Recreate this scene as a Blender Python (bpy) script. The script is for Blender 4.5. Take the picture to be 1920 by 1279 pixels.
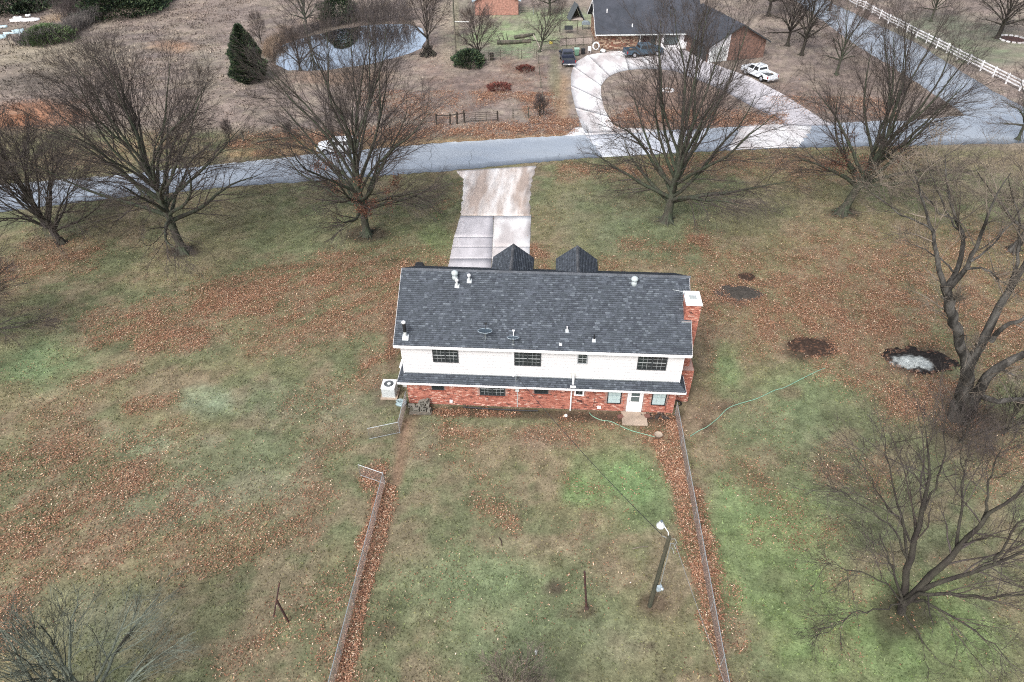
import bpy, math, random
import numpy as np
from math import radians as R, sin, cos, pi

random.seed(7)
rng = np.random.default_rng(11)
for o in list(bpy.data.objects):
    bpy.data.objects.remove(o)
scene = bpy.context.scene
C = scene.collection

# ------------------------------------------------------------------ camera
CAM = np.array([0.3553, -33.8125, 33.8267])
TH, YAW, ROLL, F = 0.68804, -0.06611, -0.008707, 1283.6
PX0, PY0 = 960.0, 639.5
_f = np.array([sin(YAW) * cos(TH), cos(YAW) * cos(TH), -sin(TH)])
_r0 = np.array([cos(YAW), -sin(YAW), 0.0])
_u0 = np.cross(_r0, _f)
_r = _r0 * cos(ROLL) + _u0 * sin(ROLL)
_u = -_r0 * sin(ROLL) + _u0 * cos(ROLL)
cd = bpy.data.cameras.new('camera')
cam = bpy.data.objects.new('camera', cd)
C.objects.link(cam)
from mathutils import Matrix, Vector
M = Matrix.Identity(4)
for i in range(3):
    M[i][0], M[i][1], M[i][2], M[i][3] = _r[i], _u[i], -_f[i], CAM[i]
cam.matrix_world = M
cd.sensor_width = 36.0
cd.sensor_fit = 'HORIZONTAL'
cd.lens = 36.0 * F / 1920.0
cd.clip_start = 0.5
cd.clip_end = 6000
scene.camera = cam

# ------------------------------------------------------------------ world, sun, exposure
SUN_EL, SUN_AZ = R(48), R(205)            # azimuth clockwise from +Y
w = bpy.data.worlds.new('World')
scene.world = w
w.use_nodes = True
nt = w.node_tree
nt.nodes.clear()
out = nt.nodes.new('ShaderNodeOutputWorld')
bg = nt.nodes.new('ShaderNodeBackground')
sky = nt.nodes.new('ShaderNodeTexSky')
sky.sky_type = 'NISHITA'
sky.sun_disc = False
sky.sun_elevation = SUN_EL
sky.sun_rotation = SUN_AZ
sky.altitude = 250
sky.air_density = 1.0
sky.dust_density = 6.0
sky.ozone_density = 1.0
hs = nt.nodes.new('ShaderNodeHueSaturation')
hs.inputs['Saturation'].default_value = 0.45     # overcast: the blue is mostly veiled
nt.links.new(sky.outputs[0], hs.inputs['Color'])
nt.links.new(hs.outputs[0], bg.inputs[0])
nt.links.new(bg.outputs[0], out.inputs[0])
bg.inputs[1].default_value = 0.15
sl = bpy.data.lights.new('sun', 'SUN')
sl.energy = 1.2
sl.angle = R(24)
sl.color = (1.0, 0.98, 0.95)
so = bpy.data.objects.new('sun', sl)
C.objects.link(so)
sd = Vector((sin(SUN_AZ) * cos(SUN_EL), cos(SUN_AZ) * cos(SUN_EL), sin(SUN_EL)))
so.rotation_euler = sd.to_track_quat('Z', 'Y').to_euler()
so.location = (0, 0, 60)
scene.view_settings.view_transform = 'Standard'
scene.view_settings.look = 'None'
scene.view_settings.gamma = 1.0
scene.view_settings.use_curve_mapping = False
scene.view_settings.exposure = 0.75
scene.cycles.use_denoising = False
scene.cycles.filter_width = 1.1
scene.cycles.max_bounces = 5
scene.cycles.diffuse_bounces = 3
scene.cycles.glossy_bounces = 3
scene.cycles.transmission_bounces = 3
scene.cycles.transparent_max_bounces = 8

# ------------------------------------------------------------------ photo pixel -> place
def ray(px, py):
    return _f + ((px - PX0) / F) * _r - ((py - PY0) / F) * _u

def G(px, py, z=0.0):
    d = ray(px, py)
    return CAM + (z - CAM[2]) / d[2] * d

def V(px, py, y):
    d = ray(px, py)
    return CAM + (y - CAM[1]) / d[1] * d

def PIX(x, y, z=0.0):                       # ground point -> photo pixel (arrays)
    dx, dy, dz = x - CAM[0], y - CAM[1], z - CAM[2]
    zz = dx * _f[0] + dy * _f[1] + dz * _f[2]
    zz = np.where(zz < 1.0, 1.0, zz)
    return (PX0 + F * (dx * _r[0] + dy * _r[1] + dz * _r[2]) / zz,
            PY0 - F * (dx * _u[0] + dy * _u[1] + dz * _u[2]) / zz)

# ------------------------------------------------------------------ noise
def _hash(ix, iy, seed):
    h = (ix.astype(np.int64) * 374761393 + iy.astype(np.int64) * 668265263 + seed * 982451653) & 0xFFFFFFFF
    h = ((h ^ (h >> 13)) * 1274126177) & 0xFFFFFFFF
    h = h ^ (h >> 16)
    return (h & 0xFFFF) / 65535.0

def vnoise(x, y, seed=0):
    ix, iy = np.floor(x), np.floor(y)
    fx, fy = x - ix, y - iy
    fx = fx * fx * (3 - 2 * fx)
    fy = fy * fy * (3 - 2 * fy)
    a = _hash(ix, iy, seed); b = _hash(ix + 1, iy, seed)
    c = _hash(ix, iy + 1, seed); d = _hash(ix + 1, iy + 1, seed)
    return (a * (1 - fx) + b * fx) * (1 - fy) + (c * (1 - fx) + d * fx) * fy

def fbm(x, y, seed=0, octv=4, gain=0.55):
    s = np.zeros_like(x); a = 1.0; t = 0.0
    for i in range(octv):
        s += a * vnoise(x * 2 ** i + 17.3 * i, y * 2 ** i - 9.1 * i, seed + i)
        t += a; a *= gain
    return s / t

def sstep(a, b, x):
    t = np.clip((x - a) / (b - a), 0, 1)
    return t * t * (3 - 2 * t)

def seg_dist(x, y, a, b):
    ax, ay = a; bx, by = b
    dx, dy = bx - ax, by - ay
    L = dx * dx + dy * dy + 1e-9
    t = np.clip(((x - ax) * dx + (y - ay) * dy) / L, 0, 1)
    return np.hypot(x - ax - t * dx, y - ay - t * dy)

def poly_sd(x, y, poly):                    # signed distance, negative inside
    n = len(poly); d = np.full(x.shape, 1e9); ins = np.zeros(x.shape, bool)
    for i in range(n):
        a, b = poly[i], poly[(i + 1) % n]
        d = np.minimum(d, seg_dist(x, y, a, b))
        cond = (a[1] > y) != (b[1] > y)
        xi = (b[0] - a[0]) * (y - a[1]) / ((b[1] - a[1]) + 1e-12) + a[0]
        ins ^= cond & (x < xi)
    return np.where(ins, -d, d)

# ------------------------------------------------------------------ materials
def srgb(r, g, b):
    f = lambda c: ((c / 255 + 0.055) / 1.055) ** 2.4 if c / 255 > 0.04045 else c / 255 / 12.92
    return np.array([f(r), f(g), f(b)])

MATS = {}
def mat(name, col=(0.5, 0.5, 0.5), rough=0.8, var=0.25, scale=6.0, bump=0.0, bscale=40.0, metal=0.0,
        spec=0.3, vcol=False, col2=None, stretch=(1, 1, 1), fine=0.0):
    if name in MATS:
        return MATS[name]
    m = bpy.data.materials.new(name)
    m.use_nodes = True
    t = m.node_tree; N = t.nodes; L = t.links
    b = N['Principled BSDF']
    b.inputs['Roughness'].default_value = rough
    b.inputs['Metallic'].default_value = metal
    b.inputs['Specular IOR Level'].default_value = spec
    tc = N.new('ShaderNodeTexCoord')
    mp = N.new('ShaderNodeMapping')
    mp.inputs['Scale'].default_value = stretch
    L.new(tc.outputs['Object'], mp.inputs[0])
    nz = N.new('ShaderNodeTexNoise')
    nz.inputs['Scale'].default_value = scale
    nz.inputs['Detail'].default_value = 6
    nz.inputs['Roughness'].default_value = 0.65
    L.new(mp.outputs[0], nz.inputs['Vector'])
    if vcol:
        at = N.new('ShaderNodeAttribute'); at.attribute_name = 'Col'
        base = at.outputs['Color']
    else:
        mx0 = N.new('ShaderNodeMix'); mx0.data_type = 'RGBA'
        mx0.inputs[6].default_value = (*col, 1)
        mx0.inputs[7].default_value = (*(col2 if col2 is not None else col), 1)
        cr = N.new('ShaderNodeMapRange')
        cr.inputs[1].default_value = 0.4; cr.inputs[2].default_value = 0.6
        nz2 = N.new('ShaderNodeTexNoise'); nz2.inputs['Scale'].default_value = scale * 0.37
        nz2.inputs['Detail'].default_value = 4
        L.new(mp.outputs[0], nz2.inputs['Vector'])
        L.new(nz2.outputs[0], cr.inputs[0]); L.new(cr.outputs[0], mx0.inputs[0])
        base = mx0.outputs[2]
    mr = N.new('ShaderNodeMapRange')
    mr.inputs[1].default_value = 0.25; mr.inputs[2].default_value = 0.75
    mr.inputs[3].default_value = 1 - var; mr.inputs[4].default_value = 1 + var
    L.new(nz.outputs[0], mr.inputs[0])
    mul = N.new('ShaderNodeMix'); mul.data_type = 'RGBA'; mul.blend_type = 'MULTIPLY'
    mul.inputs[0].default_value = 1.0
    L.new(base, mul.inputs[6]); L.new(mr.outputs[0], mul.inputs[7])
    L.new(mul.outputs[2], b.inputs['Base Color'])
    if bump > 0:
        nb = N.new('ShaderNodeTexNoise'); nb.inputs['Scale'].default_value = bscale
        nb.inputs['Detail'].default_value = 4
        L.new(mp.outputs[0], nb.inputs['Vector'])
        bp = N.new('ShaderNodeBump'); bp.inputs['Strength'].default_value = bump
        bp.inputs['Distance'].default_value = 0.05
        L.new(nb.outputs[0], bp.inputs['Height']); L.new(bp.outputs[0], b.inputs['Normal'])
    MATS[name] = m
    return m

def brick_mat(name, c1, c2, mortar, bw, bh, scale=1.0):
    m = bpy.data.materials.new(name); m.use_nodes = True
    t = m.node_tree; N = t.nodes; L = t.links; b = N['Principled BSDF']
    b.inputs['Roughness'].default_value = 0.9
    tc = N.new('ShaderNodeTexCoord')
    sx = N.new('ShaderNodeSeparateXYZ'); L.new(tc.outputs['Object'], sx.inputs[0])
    ad = N.new('ShaderNodeMath'); ad.operation = 'ADD'
    L.new(sx.outputs[0], ad.inputs[0]); L.new(sx.outputs[1], ad.inputs[1])
    cb = N.new('ShaderNodeCombineXYZ'); L.new(ad.outputs[0], cb.inputs[0]); L.new(sx.outputs[2], cb.inputs[1])
    br = N.new('ShaderNodeTexBrick')
    br.inputs['Color1'].default_value = (*c1, 1); br.inputs['Color2'].default_value = (*c2, 1)
    br.inputs['Mortar'].default_value = (*mortar, 1)
    br.inputs['Scale'].default_value = scale
    br.inputs['Brick Width'].default_value = bw; br.inputs['Row Height'].default_value = bh
    br.inputs['Mortar Size'].default_value = 0.006
    L.new(cb.outputs[0], br.inputs['Vector'])
    nz = N.new('ShaderNodeTexNoise'); nz.inputs['Scale'].default_value = 3; nz.inputs['Detail'].default_value = 6
    L.new(tc.outputs['Object'], nz.inputs['Vector'])
    mr = N.new('ShaderNodeMapRange'); mr.inputs[1].default_value = .25; mr.inputs[2].default_value = .75
    mr.inputs[3].default_value = .6; mr.inputs[4].default_value = 1.4
    L.new(nz.outputs[0], mr.inputs[0])
    mul = N.new('ShaderNodeMix'); mul.data_type = 'RGBA'; mul.blend_type = 'MULTIPLY'; mul.inputs[0].default_value = 1
    L.new(br.outputs[0], mul.inputs[6]); L.new(mr.outputs[0], mul.inputs[7])
    L.new(mul.outputs[2], b.inputs['Base Color'])
    MATS[name] = m
    return m

# ------------------------------------------------------------------ mesh helpers
class MB:
    def __init__(s):
        s.v = []; s.f = []; s.c = []; s.smooth = False
    def add(s, vs, fs, col=None):
        n = len(s.v)
        s.v.extend([tuple(float(q) for q in v) for v in vs])
        s.f.extend([tuple(i + n for i in f) for f in fs])
        if col is not None:
            s.c.extend([tuple(col)] * len(vs))
        return s
    def box(s, x0, y0, z0, x1, y1, z1, col=None, skip=''):
        vs = [(x0, y0, z0), (x1, y0, z0), (x1, y1, z0), (x0, y1, z0),
              (x0, y0, z1), (x1, y0, z1), (x1, y1, z1), (x0, y1, z1)]
        fs = {'b': (0, 3, 2, 1), 't': (4, 5, 6, 7), 'f': (0, 1, 5, 4), 'r': (1, 2, 6, 5), 'k': (2, 3, 7, 6), 'l': (3, 0, 4, 7)}
        return s.add(vs, [f for k, f in fs.items() if k not in skip], col)
    def obox(s, c, sx, sy, sz, rz=0, rx=0, ry=0, col=None):
        m = Matrix.Rotation(rz, 3, 'Z') @ Matrix.Rotation(ry, 3, 'Y') @ Matrix.Rotation(rx, 3, 'X')
        vs = []
        for z in (-.5, .5):
            for x, y in ((-.5, -.5), (.5, -.5), (.5, .5), (-.5, .5)):
                p = m @ Vector((x * sx, y * sy, z * sz))
                vs.append((c[0] + p.x, c[1] + p.y, c[2] + p.z))
        return s.add(vs, [(0, 3, 2, 1), (4, 5, 6, 7), (0, 1, 5, 4), (1, 2, 6, 5), (2, 3, 7, 6), (3, 0, 4, 7)], col)
    def tube(s, pts, r, k=6, cap=True, col=None):
        pts = [Vector(p) for p in pts]; n = len(pts)
        rs = r if hasattr(r, '__len__') else [r] * n
        vs = []; fs = []
        t0 = (pts[1] - pts[0]).normalized()
        a = t0.orthogonal().normalized()
        for i, p in enumerate(pts):
            t = (pts[min(i + 1, n - 1)] - pts[max(i - 1, 0)]).normalized()
            a = (a - t * a.dot(t))
            a = a.normalized() if a.length > 1e-6 else t.orthogonal().normalized()
            b = t.cross(a)
            for j in range(k):
                g = 2 * pi * j / k
                vs.append(p + (a * cos(g) + b * sin(g)) * rs[i])
        for i in range(n - 1):
            for j in range(k):
                fs.append((i * k + j, i * k + (j + 1) % k, (i + 1) * k + (j + 1) % k, (i + 1) * k + j))
        if cap:
            fs.append(tuple(range(k - 1, -1, -1))); fs.append(tuple((n - 1) * k + j for j in range(k)))
        return s.add(vs, fs, col)
    def lathe(s, prof, c=(0, 0, 0), k=14, col=None):
        vs = []; fs = []; n = len(prof)
        for rr, z in prof:
            for j in range(k):
                g = 2 * pi * j / k
                vs.append((c[0] + rr * cos(g), c[1] + rr * sin(g), c[2] + z))
        for i in range(n - 1):
            for j in range(k):
                fs.append((i * k + j, i * k + (j + 1) % k, (i + 1) * k + (j + 1) % k, (i + 1) * k + j))
        fs.append(tuple(range(k - 1, -1, -1))); fs.append(tuple((n - 1) * k + j for j in range(k)))
        return s.add(vs, fs, col)
    def prism_y(s, prof, y0, y1, col=None):   # profile of (x,z)
        n = len(prof)
        vs = [(x, y0, z) for x, z in prof] + [(x, y1, z) for x, z in prof]
        fs = [tuple(range(n)), tuple(range(2 * n - 1, n - 1, -1))]
        fs += [(i, i + n, (i + 1) % n + n, (i + 1) % n) for i in range(n)]
        return s.add(vs, fs, col)
    def prism_z(s, prof, z0, z1, col=None):   # outline of (x,y)
        n = len(prof)
        vs = [(p[0], p[1], z0) for p in prof] + [(p[0], p[1], z1) for p in prof]
        fs = [tuple(range(n - 1, -1, -1)), tuple(range(n, 2 * n))]
        fs += [(i, (i + 1) % n, (i + 1) % n + n, i + n) for i in range(n)]
        return s.add(vs, fs, col)
    def build(s, name, m, parent=None, smooth=False, bevel=0.0):
        me = bpy.data.meshes.new(name)
        me.from_pydata(s.v, [], s.f)
        if s.c and len(s.c) == len(s.v):
            ca = me.color_attributes.new('Col', 'FLOAT_COLOR', 'POINT')
            arr = np.ones((len(s.v), 4), np.float32); arr[:, :3] = np.array(s.c)
            ca.data.foreach_set('color', arr.ravel())
        me.materials.append(m)
        if smooth:
            me.polygons.foreach_set('use_smooth', [True] * len(me.polygons))
        me.update()
        o = bpy.data.objects.new(name, me)
        C.objects.link(o)
        if parent is not None:
            o.parent = parent
        if bevel > 0:
            bv = o.modifiers.new('bevel', 'BEVEL'); bv.width = bevel; bv.segments = 2; bv.limit_method = 'ANGLE'
        return o

def np_mesh(name, v, quads=None, tris=None, m=None, parent=None, cols=None, smooth=False):
    me = bpy.data.meshes.new(name)
    v = np.asarray(v, np.float32)
    nq = 0 if quads is None else len(quads); ntr = 0 if tris is None else len(tris)
    me.vertices.add(len(v)); me.vertices.foreach_set('co', v.ravel())
    me.loops.add(nq * 4 + ntr * 3); me.polygons.add(nq + ntr)
    li = []; ls = []; 
    if nq:
        li.append(np.asarray(quads, np.int32).ravel()); ls.append(np.arange(nq) * 4)
    if ntr:
        li.append(np.asarray(tris, np.int32).ravel()); ls.append(nq * 4 + np.arange(ntr) * 3)
    me.loops.foreach_set('vertex_index', np.concatenate(li).astype(np.int32))
    me.polygons.foreach_set('loop_start', np.concatenate(ls).astype(np.int32))
    if smooth:
        me.polygons.foreach_set('use_smooth', np.ones(nq + ntr, bool))
    me.update(calc_edges=True)
    if cols is not None:
        ca = me.color_attributes.new('Col', 'FLOAT_COLOR', 'POINT')
        a = np.ones((len(v), 4), np.float32); a[:, :3] = cols
        ca.data.foreach_set('color', a.ravel())
    if m: me.materials.append(m)
    o = bpy.data.objects.new(name, me)
    C.objects.link(o)
    if parent is not None: o.parent = parent
    return o

def tag(o, label=None, cat=None, group=None, kind=None):
    if label: o['label'] = label
    if cat: o['category'] = cat
    if group: o['group'] = group
    if kind: o['kind'] = kind
    return o

def thing(name, label, cat, loc=(0, 0, 0), rz=0.0, group=None):
    o = bpy.data.objects.new(name, None)
    C.objects.link(o)
    o.location = tuple(float(q) for q in loc); o.rotation_euler = (0, 0, rz)
    o.empty_display_size = 0.3
    return tag(o, label, cat, group)

def copy_tree(o, parent=None):
    c = o.copy(); C.objects.link(c)
    if parent is not None: c.parent = parent
    for ch in list(o.children):
        copy_tree(ch, c)
    return c

# ------------------------------------------------------------------ palette
M_ground = mat('turf', vcol=True, rough=0.95, var=0.38, scale=7.0, bump=0.7, bscale=9.0, spec=0.1)
_t = M_ground.node_tree; _b = _t.nodes['Principled BSDF']; _l = _b.inputs['Base Color'].links[0].from_socket
_tc = _t.nodes.new('ShaderNodeTexCoord')
for _sc, _v, _st in ((1.1, .3, (1, 1, 1)), (22.0, .35, (1, 1, 1)), (.33, .2, (1, 1.6, 1))):
    _m = _t.nodes.new('ShaderNodeMapping'); _m.inputs['Scale'].default_value = _st; _t.links.new(_tc.outputs['Object'], _m.inputs[0])
    _n = _t.nodes.new('ShaderNodeTexNoise'); _n.inputs['Scale'].default_value = _sc; _n.inputs['Detail'].default_value = 8; _n.inputs['Roughness'].default_value = .7
    _t.links.new(_m.outputs[0], _n.inputs['Vector'])
    _mr = _t.nodes.new('ShaderNodeMapRange'); _mr.inputs[1].default_value = .3; _mr.inputs[2].default_value = .7; _mr.inputs[3].default_value = 1 - _v; _mr.inputs[4].default_value = 1 + _v
    _t.links.new(_n.outputs[0], _mr.inputs[0])
    _x = _t.nodes.new('ShaderNodeMix'); _x.data_type = 'RGBA'; _x.blend_type = 'MULTIPLY'; _x.inputs[0].default_value = 1
    _t.links.new(_l, _x.inputs[6]); _t.links.new(_mr.outputs[0], _x.inputs[7]); _l = _x.outputs[2]
_t.links.new(_l, _b.inputs['Base Color'])
M_leaf = mat('dry_leaf', vcol=True, rough=0.8, var=0.15, scale=12, spec=0.2)
M_grass = mat('grass_blade', vcol=True, rough=0.9, var=0.1, scale=4, spec=0.1)
M_bark = mat('bark', (0.060, 0.056, 0.045), 0.95, 0.45, 5, 0.8, 14, col2=(0.055, 0.068, 0.045), stretch=(1, 1, .35))
M_barkd = mat('bark_dark', (0.036, 0.031, 0.028), 0.95, 0.45, 5, 0.8, 14, col2=(0.055, 0.052, 0.04), stretch=(1, 1, .35))
M_barkg = mat('bark_grey', (0.095, 0.09, 0.083), 0.95, 0.6, 5, 1.0, 14, col2=(0.026, 0.024, 0.022), stretch=(1, 1, .3))
M_twig = mat('twig', (0.075, 0.064, 0.062), 0.95, 0.3, 2, col2=(0.062, 0.05, 0.042))
M_twigt = mat('twig_tan', (0.22, 0.185, 0.15), 0.95, 0.35, 1.2, col2=(0.075, 0.065, 0.055))
M_twigg = mat('twig_lichen', (0.16, 0.185, 0.15), 0.95, 0.35, 1.5, col2=(0.05, 0.05, 0.04))
M_twigm = mat('twig_mauve', (0.10, 0.085, 0.083), 0.95, 0.3, 1.5, col2=(0.11, 0.085, 0.07))
M_asphalt = mat('asphalt', (0.25, 0.29, 0.345), 0.35, 0.07, 0.8, 0.05, 60, spec=0.6, col2=(0.275, 0.31, 0.355), stretch=(.35, 1, 1))
M_conc = mat('concrete', (0.48, 0.465, 0.49), 0.7, 0.22, 0.9, 0.1, 30, spec=0.35, col2=(0.40, 0.385, 0.41), stretch=(1, .45, 1))
M_concw = mat('concrete_pale', (0.66, 0.66, 0.67), 0.7, 0.18, 1.1, 0.1, 30, spec=0.35, col2=(0.45, 0.42, 0.42), stretch=(1, .4, 1))
M_concd = mat('concrete_step', (0.30, 0.24, 0.19), 0.85, 0.2, 2.0, 0.2, 40, col2=(0.36, 0.29, 0.23))
M_white = mat('white_paint', (0.82, 0.82, 0.84), 0.5, 0.05, 2)
M_siding = mat('white_siding', (0.66, 0.655, 0.67), 0.45, 0.04, 1.5, spec=0.35, stretch=(.2, 1, 1))
M_shingle = mat('asphalt_shingle', vcol=True, rough=0.85, var=0.22, scale=22, bump=0.35, bscale=90, spec=0.25)
M_brickv = mat('brick_red', vcol=True, rough=0.9, var=0.2, scale=14, bump=0.3, bscale=50, spec=0.2)
M_mortar = mat('mortar', (0.33, 0.22, 0.19), 0.95, 0.2, 6)
M_dark = mat('dark_frame', (0.045, 0.05, 0.055), 0.55, 0.15, 5)
M_black = mat('black_plastic', (0.022, 0.023, 0.026), 0.5, 0.2, 6)
M_muntin = mat('muntin', (0.34, 0.36, 0.37), 0.5, 0.1, 6)
M_galv = mat('galvanised', (0.46, 0.50, 0.52), 0.4, 0.12, 5, metal=0.6, spec=0.5)
M_rust = mat('rusty_iron', (0.075, 0.035, 0.028), 0.9, 0.4, 9, 0.3, 30, col2=(0.05, 0.03, 0.03))
M_wood = mat('weathered_wood', (0.13, 0.115, 0.095), 0.95, 0.4, 4, 0.5, 20, stretch=(1, 1, .2), col2=(0.07, 0.075, 0.055))
M_woodp = mat('pale_wood', (0.42, 0.36, 0.33), 0.9, 0.2, 3, 0.2, 20, stretch=(1, 1, .3))
M_hose = mat('green_hose', (0.22, 0.42, 0.31), 0.5, 0.1, 6)
M_cable = mat('cable', (0.03, 0.03, 0.032), 0.6, 0.1, 6)
M_steelp = mat('painted_metal', (0.60, 0.63, 0.63), 0.45, 0.08, 3, spec=0.4)
M_soot = mat('soot', vcol=True, rough=0.95, var=0.5, scale=9, bump=0.8, bscale=16, spec=0.1)
M_stone = mat('concrete_block', (0.20, 0.19, 0.165), 0.95, 0.4, 5, 0.5, 25, col2=(0.12, 0.115, 0.095))
M_tyre = mat('tyre', (0.015, 0.015, 0.016), 0.85, 0.2, 10)
M_rim = mat('alloy', (0.55, 0.57, 0.6), 0.3, 0.05, 5, metal=0.8, spec=0.5)

def glass_mat(name, col, rough=0.08):
    m = mat(name, col, rough, 0.12, 2.0, spec=0.6)
    return m
M_glass = glass_mat('window_glass', (0.022, 0.028, 0.032))
M_glassb = glass_mat('blind_glass', (0.42, 0.52, 0.53), 0.2)
M_glassg = glass_mat('grey_glass', (0.09, 0.12, 0.125))

# ================================================================== GROUND
POND_PX = [(508, 112), (514, 95), (532, 80), (560, 71), (600, 60), (640, 50), (700, 43), (762, 42), (790, 50), (799, 70),
           (792, 86), (768, 97), (720, 110), (690, 117), (640, 124), (590, 129), (540, 128)]
POND = [tuple(G(a, b)[:2]) for a, b in POND_PX]
ISL = [tuple(G(a, b)[:2]) for a, b in [(1128, 190), (1128, 160), (1160, 136), (1210, 130), (1270, 132), (1340, 150), (1400, 178), (1450, 215), (1420, 236), (1150, 240)]]

LEAFSEG = [  # photo pixel capsules: a, b, radius, strength
    ((180, 612), (400, 575), 28, .9), ((400, 575), (740, 520), 52, .95 - .02), ((275, 645), (370, 630), 24, .95), ((560, 600), (720, 560), 55, .75),
    ((470, 640), (640, 600), 30, .5), ((10, 520), (160, 480), 26, .7), ((60, 460), (190, 470), 14, .5), ((140, 720), (250, 690), 16, .6),
    ((60, 790), (200, 720), 18, .45), ((0, 905), (140, 840), 45, .62), ((120, 880), (330, 820), 35, .4), ((0, 1010), (250, 900), 60, .72),
    ((20, 1050), (380, 960), 60, .55), ((0, 1200), (60, 1040), 50, .7), ((330, 1060), (600, 930), 34, .42), ((480, 1010), (560, 990), 30, .45),
    ((380, 1060), (480, 1040), 24, .5), ((430, 1230), (640, 1100), 40, .5), ((560, 880), (640, 820), 30, .3), ((640, 1270), (600, 1180), 40, .5),
    ((550, 760), (700, 700), 30, .35), ((690, 680), (745, 640), 22, .8), ((250, 765), (330, 745), 12, .6), ((690, 560), (745, 520), 24, .75),
    ((722, 905), (640, 1279), 13, 1.0), ((735, 915), (658, 1240), 8, .95), ((690, 900), (725, 880), 16, .9),
    ((1262, 800), (1280, 940), 15, 1.0), ((1252, 850), (1296, 1010), 15, .95), ((1304, 930), (1340, 1150), 17, .95), ((1310, 1040), (1360, 1279), 12, 1.0),
    ((815, 805), (900, 815), 15, .8), ((900, 815), (1090, 815), 16, .55), ((780, 773), (970, 778), 7, .85), ((1050, 790), (1170, 800), 8, .5),
    ((870, 860), (980, 960), 22, .32), ((920, 950), (960, 975), 20, .6), ((900, 940), (960, 945), 20, .4), ((1060, 900), (1120, 920), 18, .3),
    ((1205, 800), (1260, 845), 18, .8), ((1215, 770), (1262, 785), 8, .7), ((770, 850), (900, 830), 12, .4),
    ((1330, 470), (1420, 500), 26, .55), ((1300, 445), (1320, 455), 18, .9), ((1330, 560), (1700, 560), 60, .8), ((1420, 600), (1700, 600), 50, .92),
    ((1540, 520), (1900, 600), 95, .7), ((1560, 660), (1900, 560), 45, .6), ((1560, 680), (1800, 760), 40, .8), ((1680, 760), (1790, 740), 34, .85),
    ((1300, 590), (1330, 530), 16, .6), ((1320, 500), (1330, 700), 10, .3), ((1850, 700), (1920, 600), 40, .6), ((1620, 470), (1900, 470), 40, .5),
    ((1060, 322), (1300, 312), 12, .75), ((1300, 300), (1560, 310), 22, .6), ((1500, 330), (1700, 300), 24, .4), ((1000, 470), (1015, 500), 14, .85),
    ((1130, 490), (1270, 490), 9, .5), ((1170, 460), (1300, 465), 12, .5), ((790, 470), (838, 495), 10, .6), ((600, 478), (760, 490), 6, .6),
    ((440, 268), (800, 250), 12, .9), ((820, 245), (1075, 240), 9, .85), ((480, 285), (560, 292), 6, .6), ((960, 120), (1005, 200), 20, .85),
    ((900, 175), (960, 155), 18, .7), ((1010, 130), (1040, 230), 12, .6), ((1120, 130), (1420, 220), 0, .1), ((1160, 220), (1460, 225), 14, .7),
    ((1000, 225), (1075, 240), 9, .85), ((700, 180), (830, 215), 24, .4), ((800, 110), (850, 200), 24, .35), ((1460, 170), (1660, 210), 20, .35),
    ((1380, 880), (1480, 950), 40, .35), ((1430, 990), (1560, 1000), 30, .35), ((1560, 880), (1640, 900), 40, .4), ((1860, 900), (1920, 860), 40, .5),
    ((1370, 1110), (1385, 1210), 16, .5), ((1560, 1080), (1610, 1130), 20, .3), ((0, 330), (300, 270), 20, .25), ((820, 395), (860, 350), 8, .3)]
GREEN = [((1170, 890), 70, 45, .8, (102, 144, 72)), ((1110, 925), 50, 30, .7, (96, 140, 66)), ((1200, 960), 50, 40, .6, (100, 140, 70)),
         ((385, 750), 45, 28, .8, (140, 165, 125)), ((70, 680), 80, 50, .7, (96, 140, 80)), ((260, 830), 60, 24, .5, (130, 160, 115)), ((960, 1130), 180, 80, .5, (104, 136, 78)),
         ((1040, 1220), 170, 60, .35, (112, 130, 88)), ((1450, 1040), 120, 110, .7, (110, 144, 68)), ((1650, 1180), 220, 90, .75, (108, 142, 62)), ((1700, 1240), 220, 60, .5, (100, 130, 64)),
         ((1400, 950), 60, 40, .5, (108, 146, 74)), ((1360, 690), 30, 45, .6, (104, 146, 76)), ((1500, 730), 100, 40, .5, (110, 142, 80)), ((1460, 800), 90, 50, .45, (110, 140, 84)),
         ((880, 1080), 120, 60, .4, (104, 132, 80)), ((640, 430), 160, 40, .45, (112, 122, 70)), ((820, 450), 30, 50, .6, (98, 124, 60)), ((480, 430), 150, 60, .35, (118, 126, 80)),
         ((1120, 400), 120, 50, .45, (110, 124, 84)), ((1200, 440), 110, 40, .5, (96, 116, 74)), ((1400, 400), 160, 30, .3, (110, 122, 80)), ((1260, 470), 60, 24, .5, (92, 112, 70)),
         ((450, 900), 120, 80, .35, (116, 140, 104)), ((300, 960), 100, 50, .3, (112, 140, 104)), ((140, 1160), 160, 80, .4, (104, 128, 92)), ((560, 760), 120, 40, .3, (116, 138, 104)),
         ((970, 70), 95, 24, .95, (138, 166, 100)), ((1030, 34), 90, 16, .9, (140, 162, 104)), ((950, 98), 60, 10, .8, (126, 150, 106)), ((1780, 60), 120, 30, .7, (104, 122, 92)), ((870, 20), 30, 30, .4, (130, 130, 105)),
         ((1060, 740), 60, 8, .3, (90, 120, 60)), ((900, 790), 160, 10, .5, (110, 125, 80)), ((1230, 800), 18, 10, .7, (92, 128, 66)), ((470, 118), 60, 30, .3, (130, 130, 105)), ((1850, 100), 90, 20, .8, (112, 134, 92))]
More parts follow.
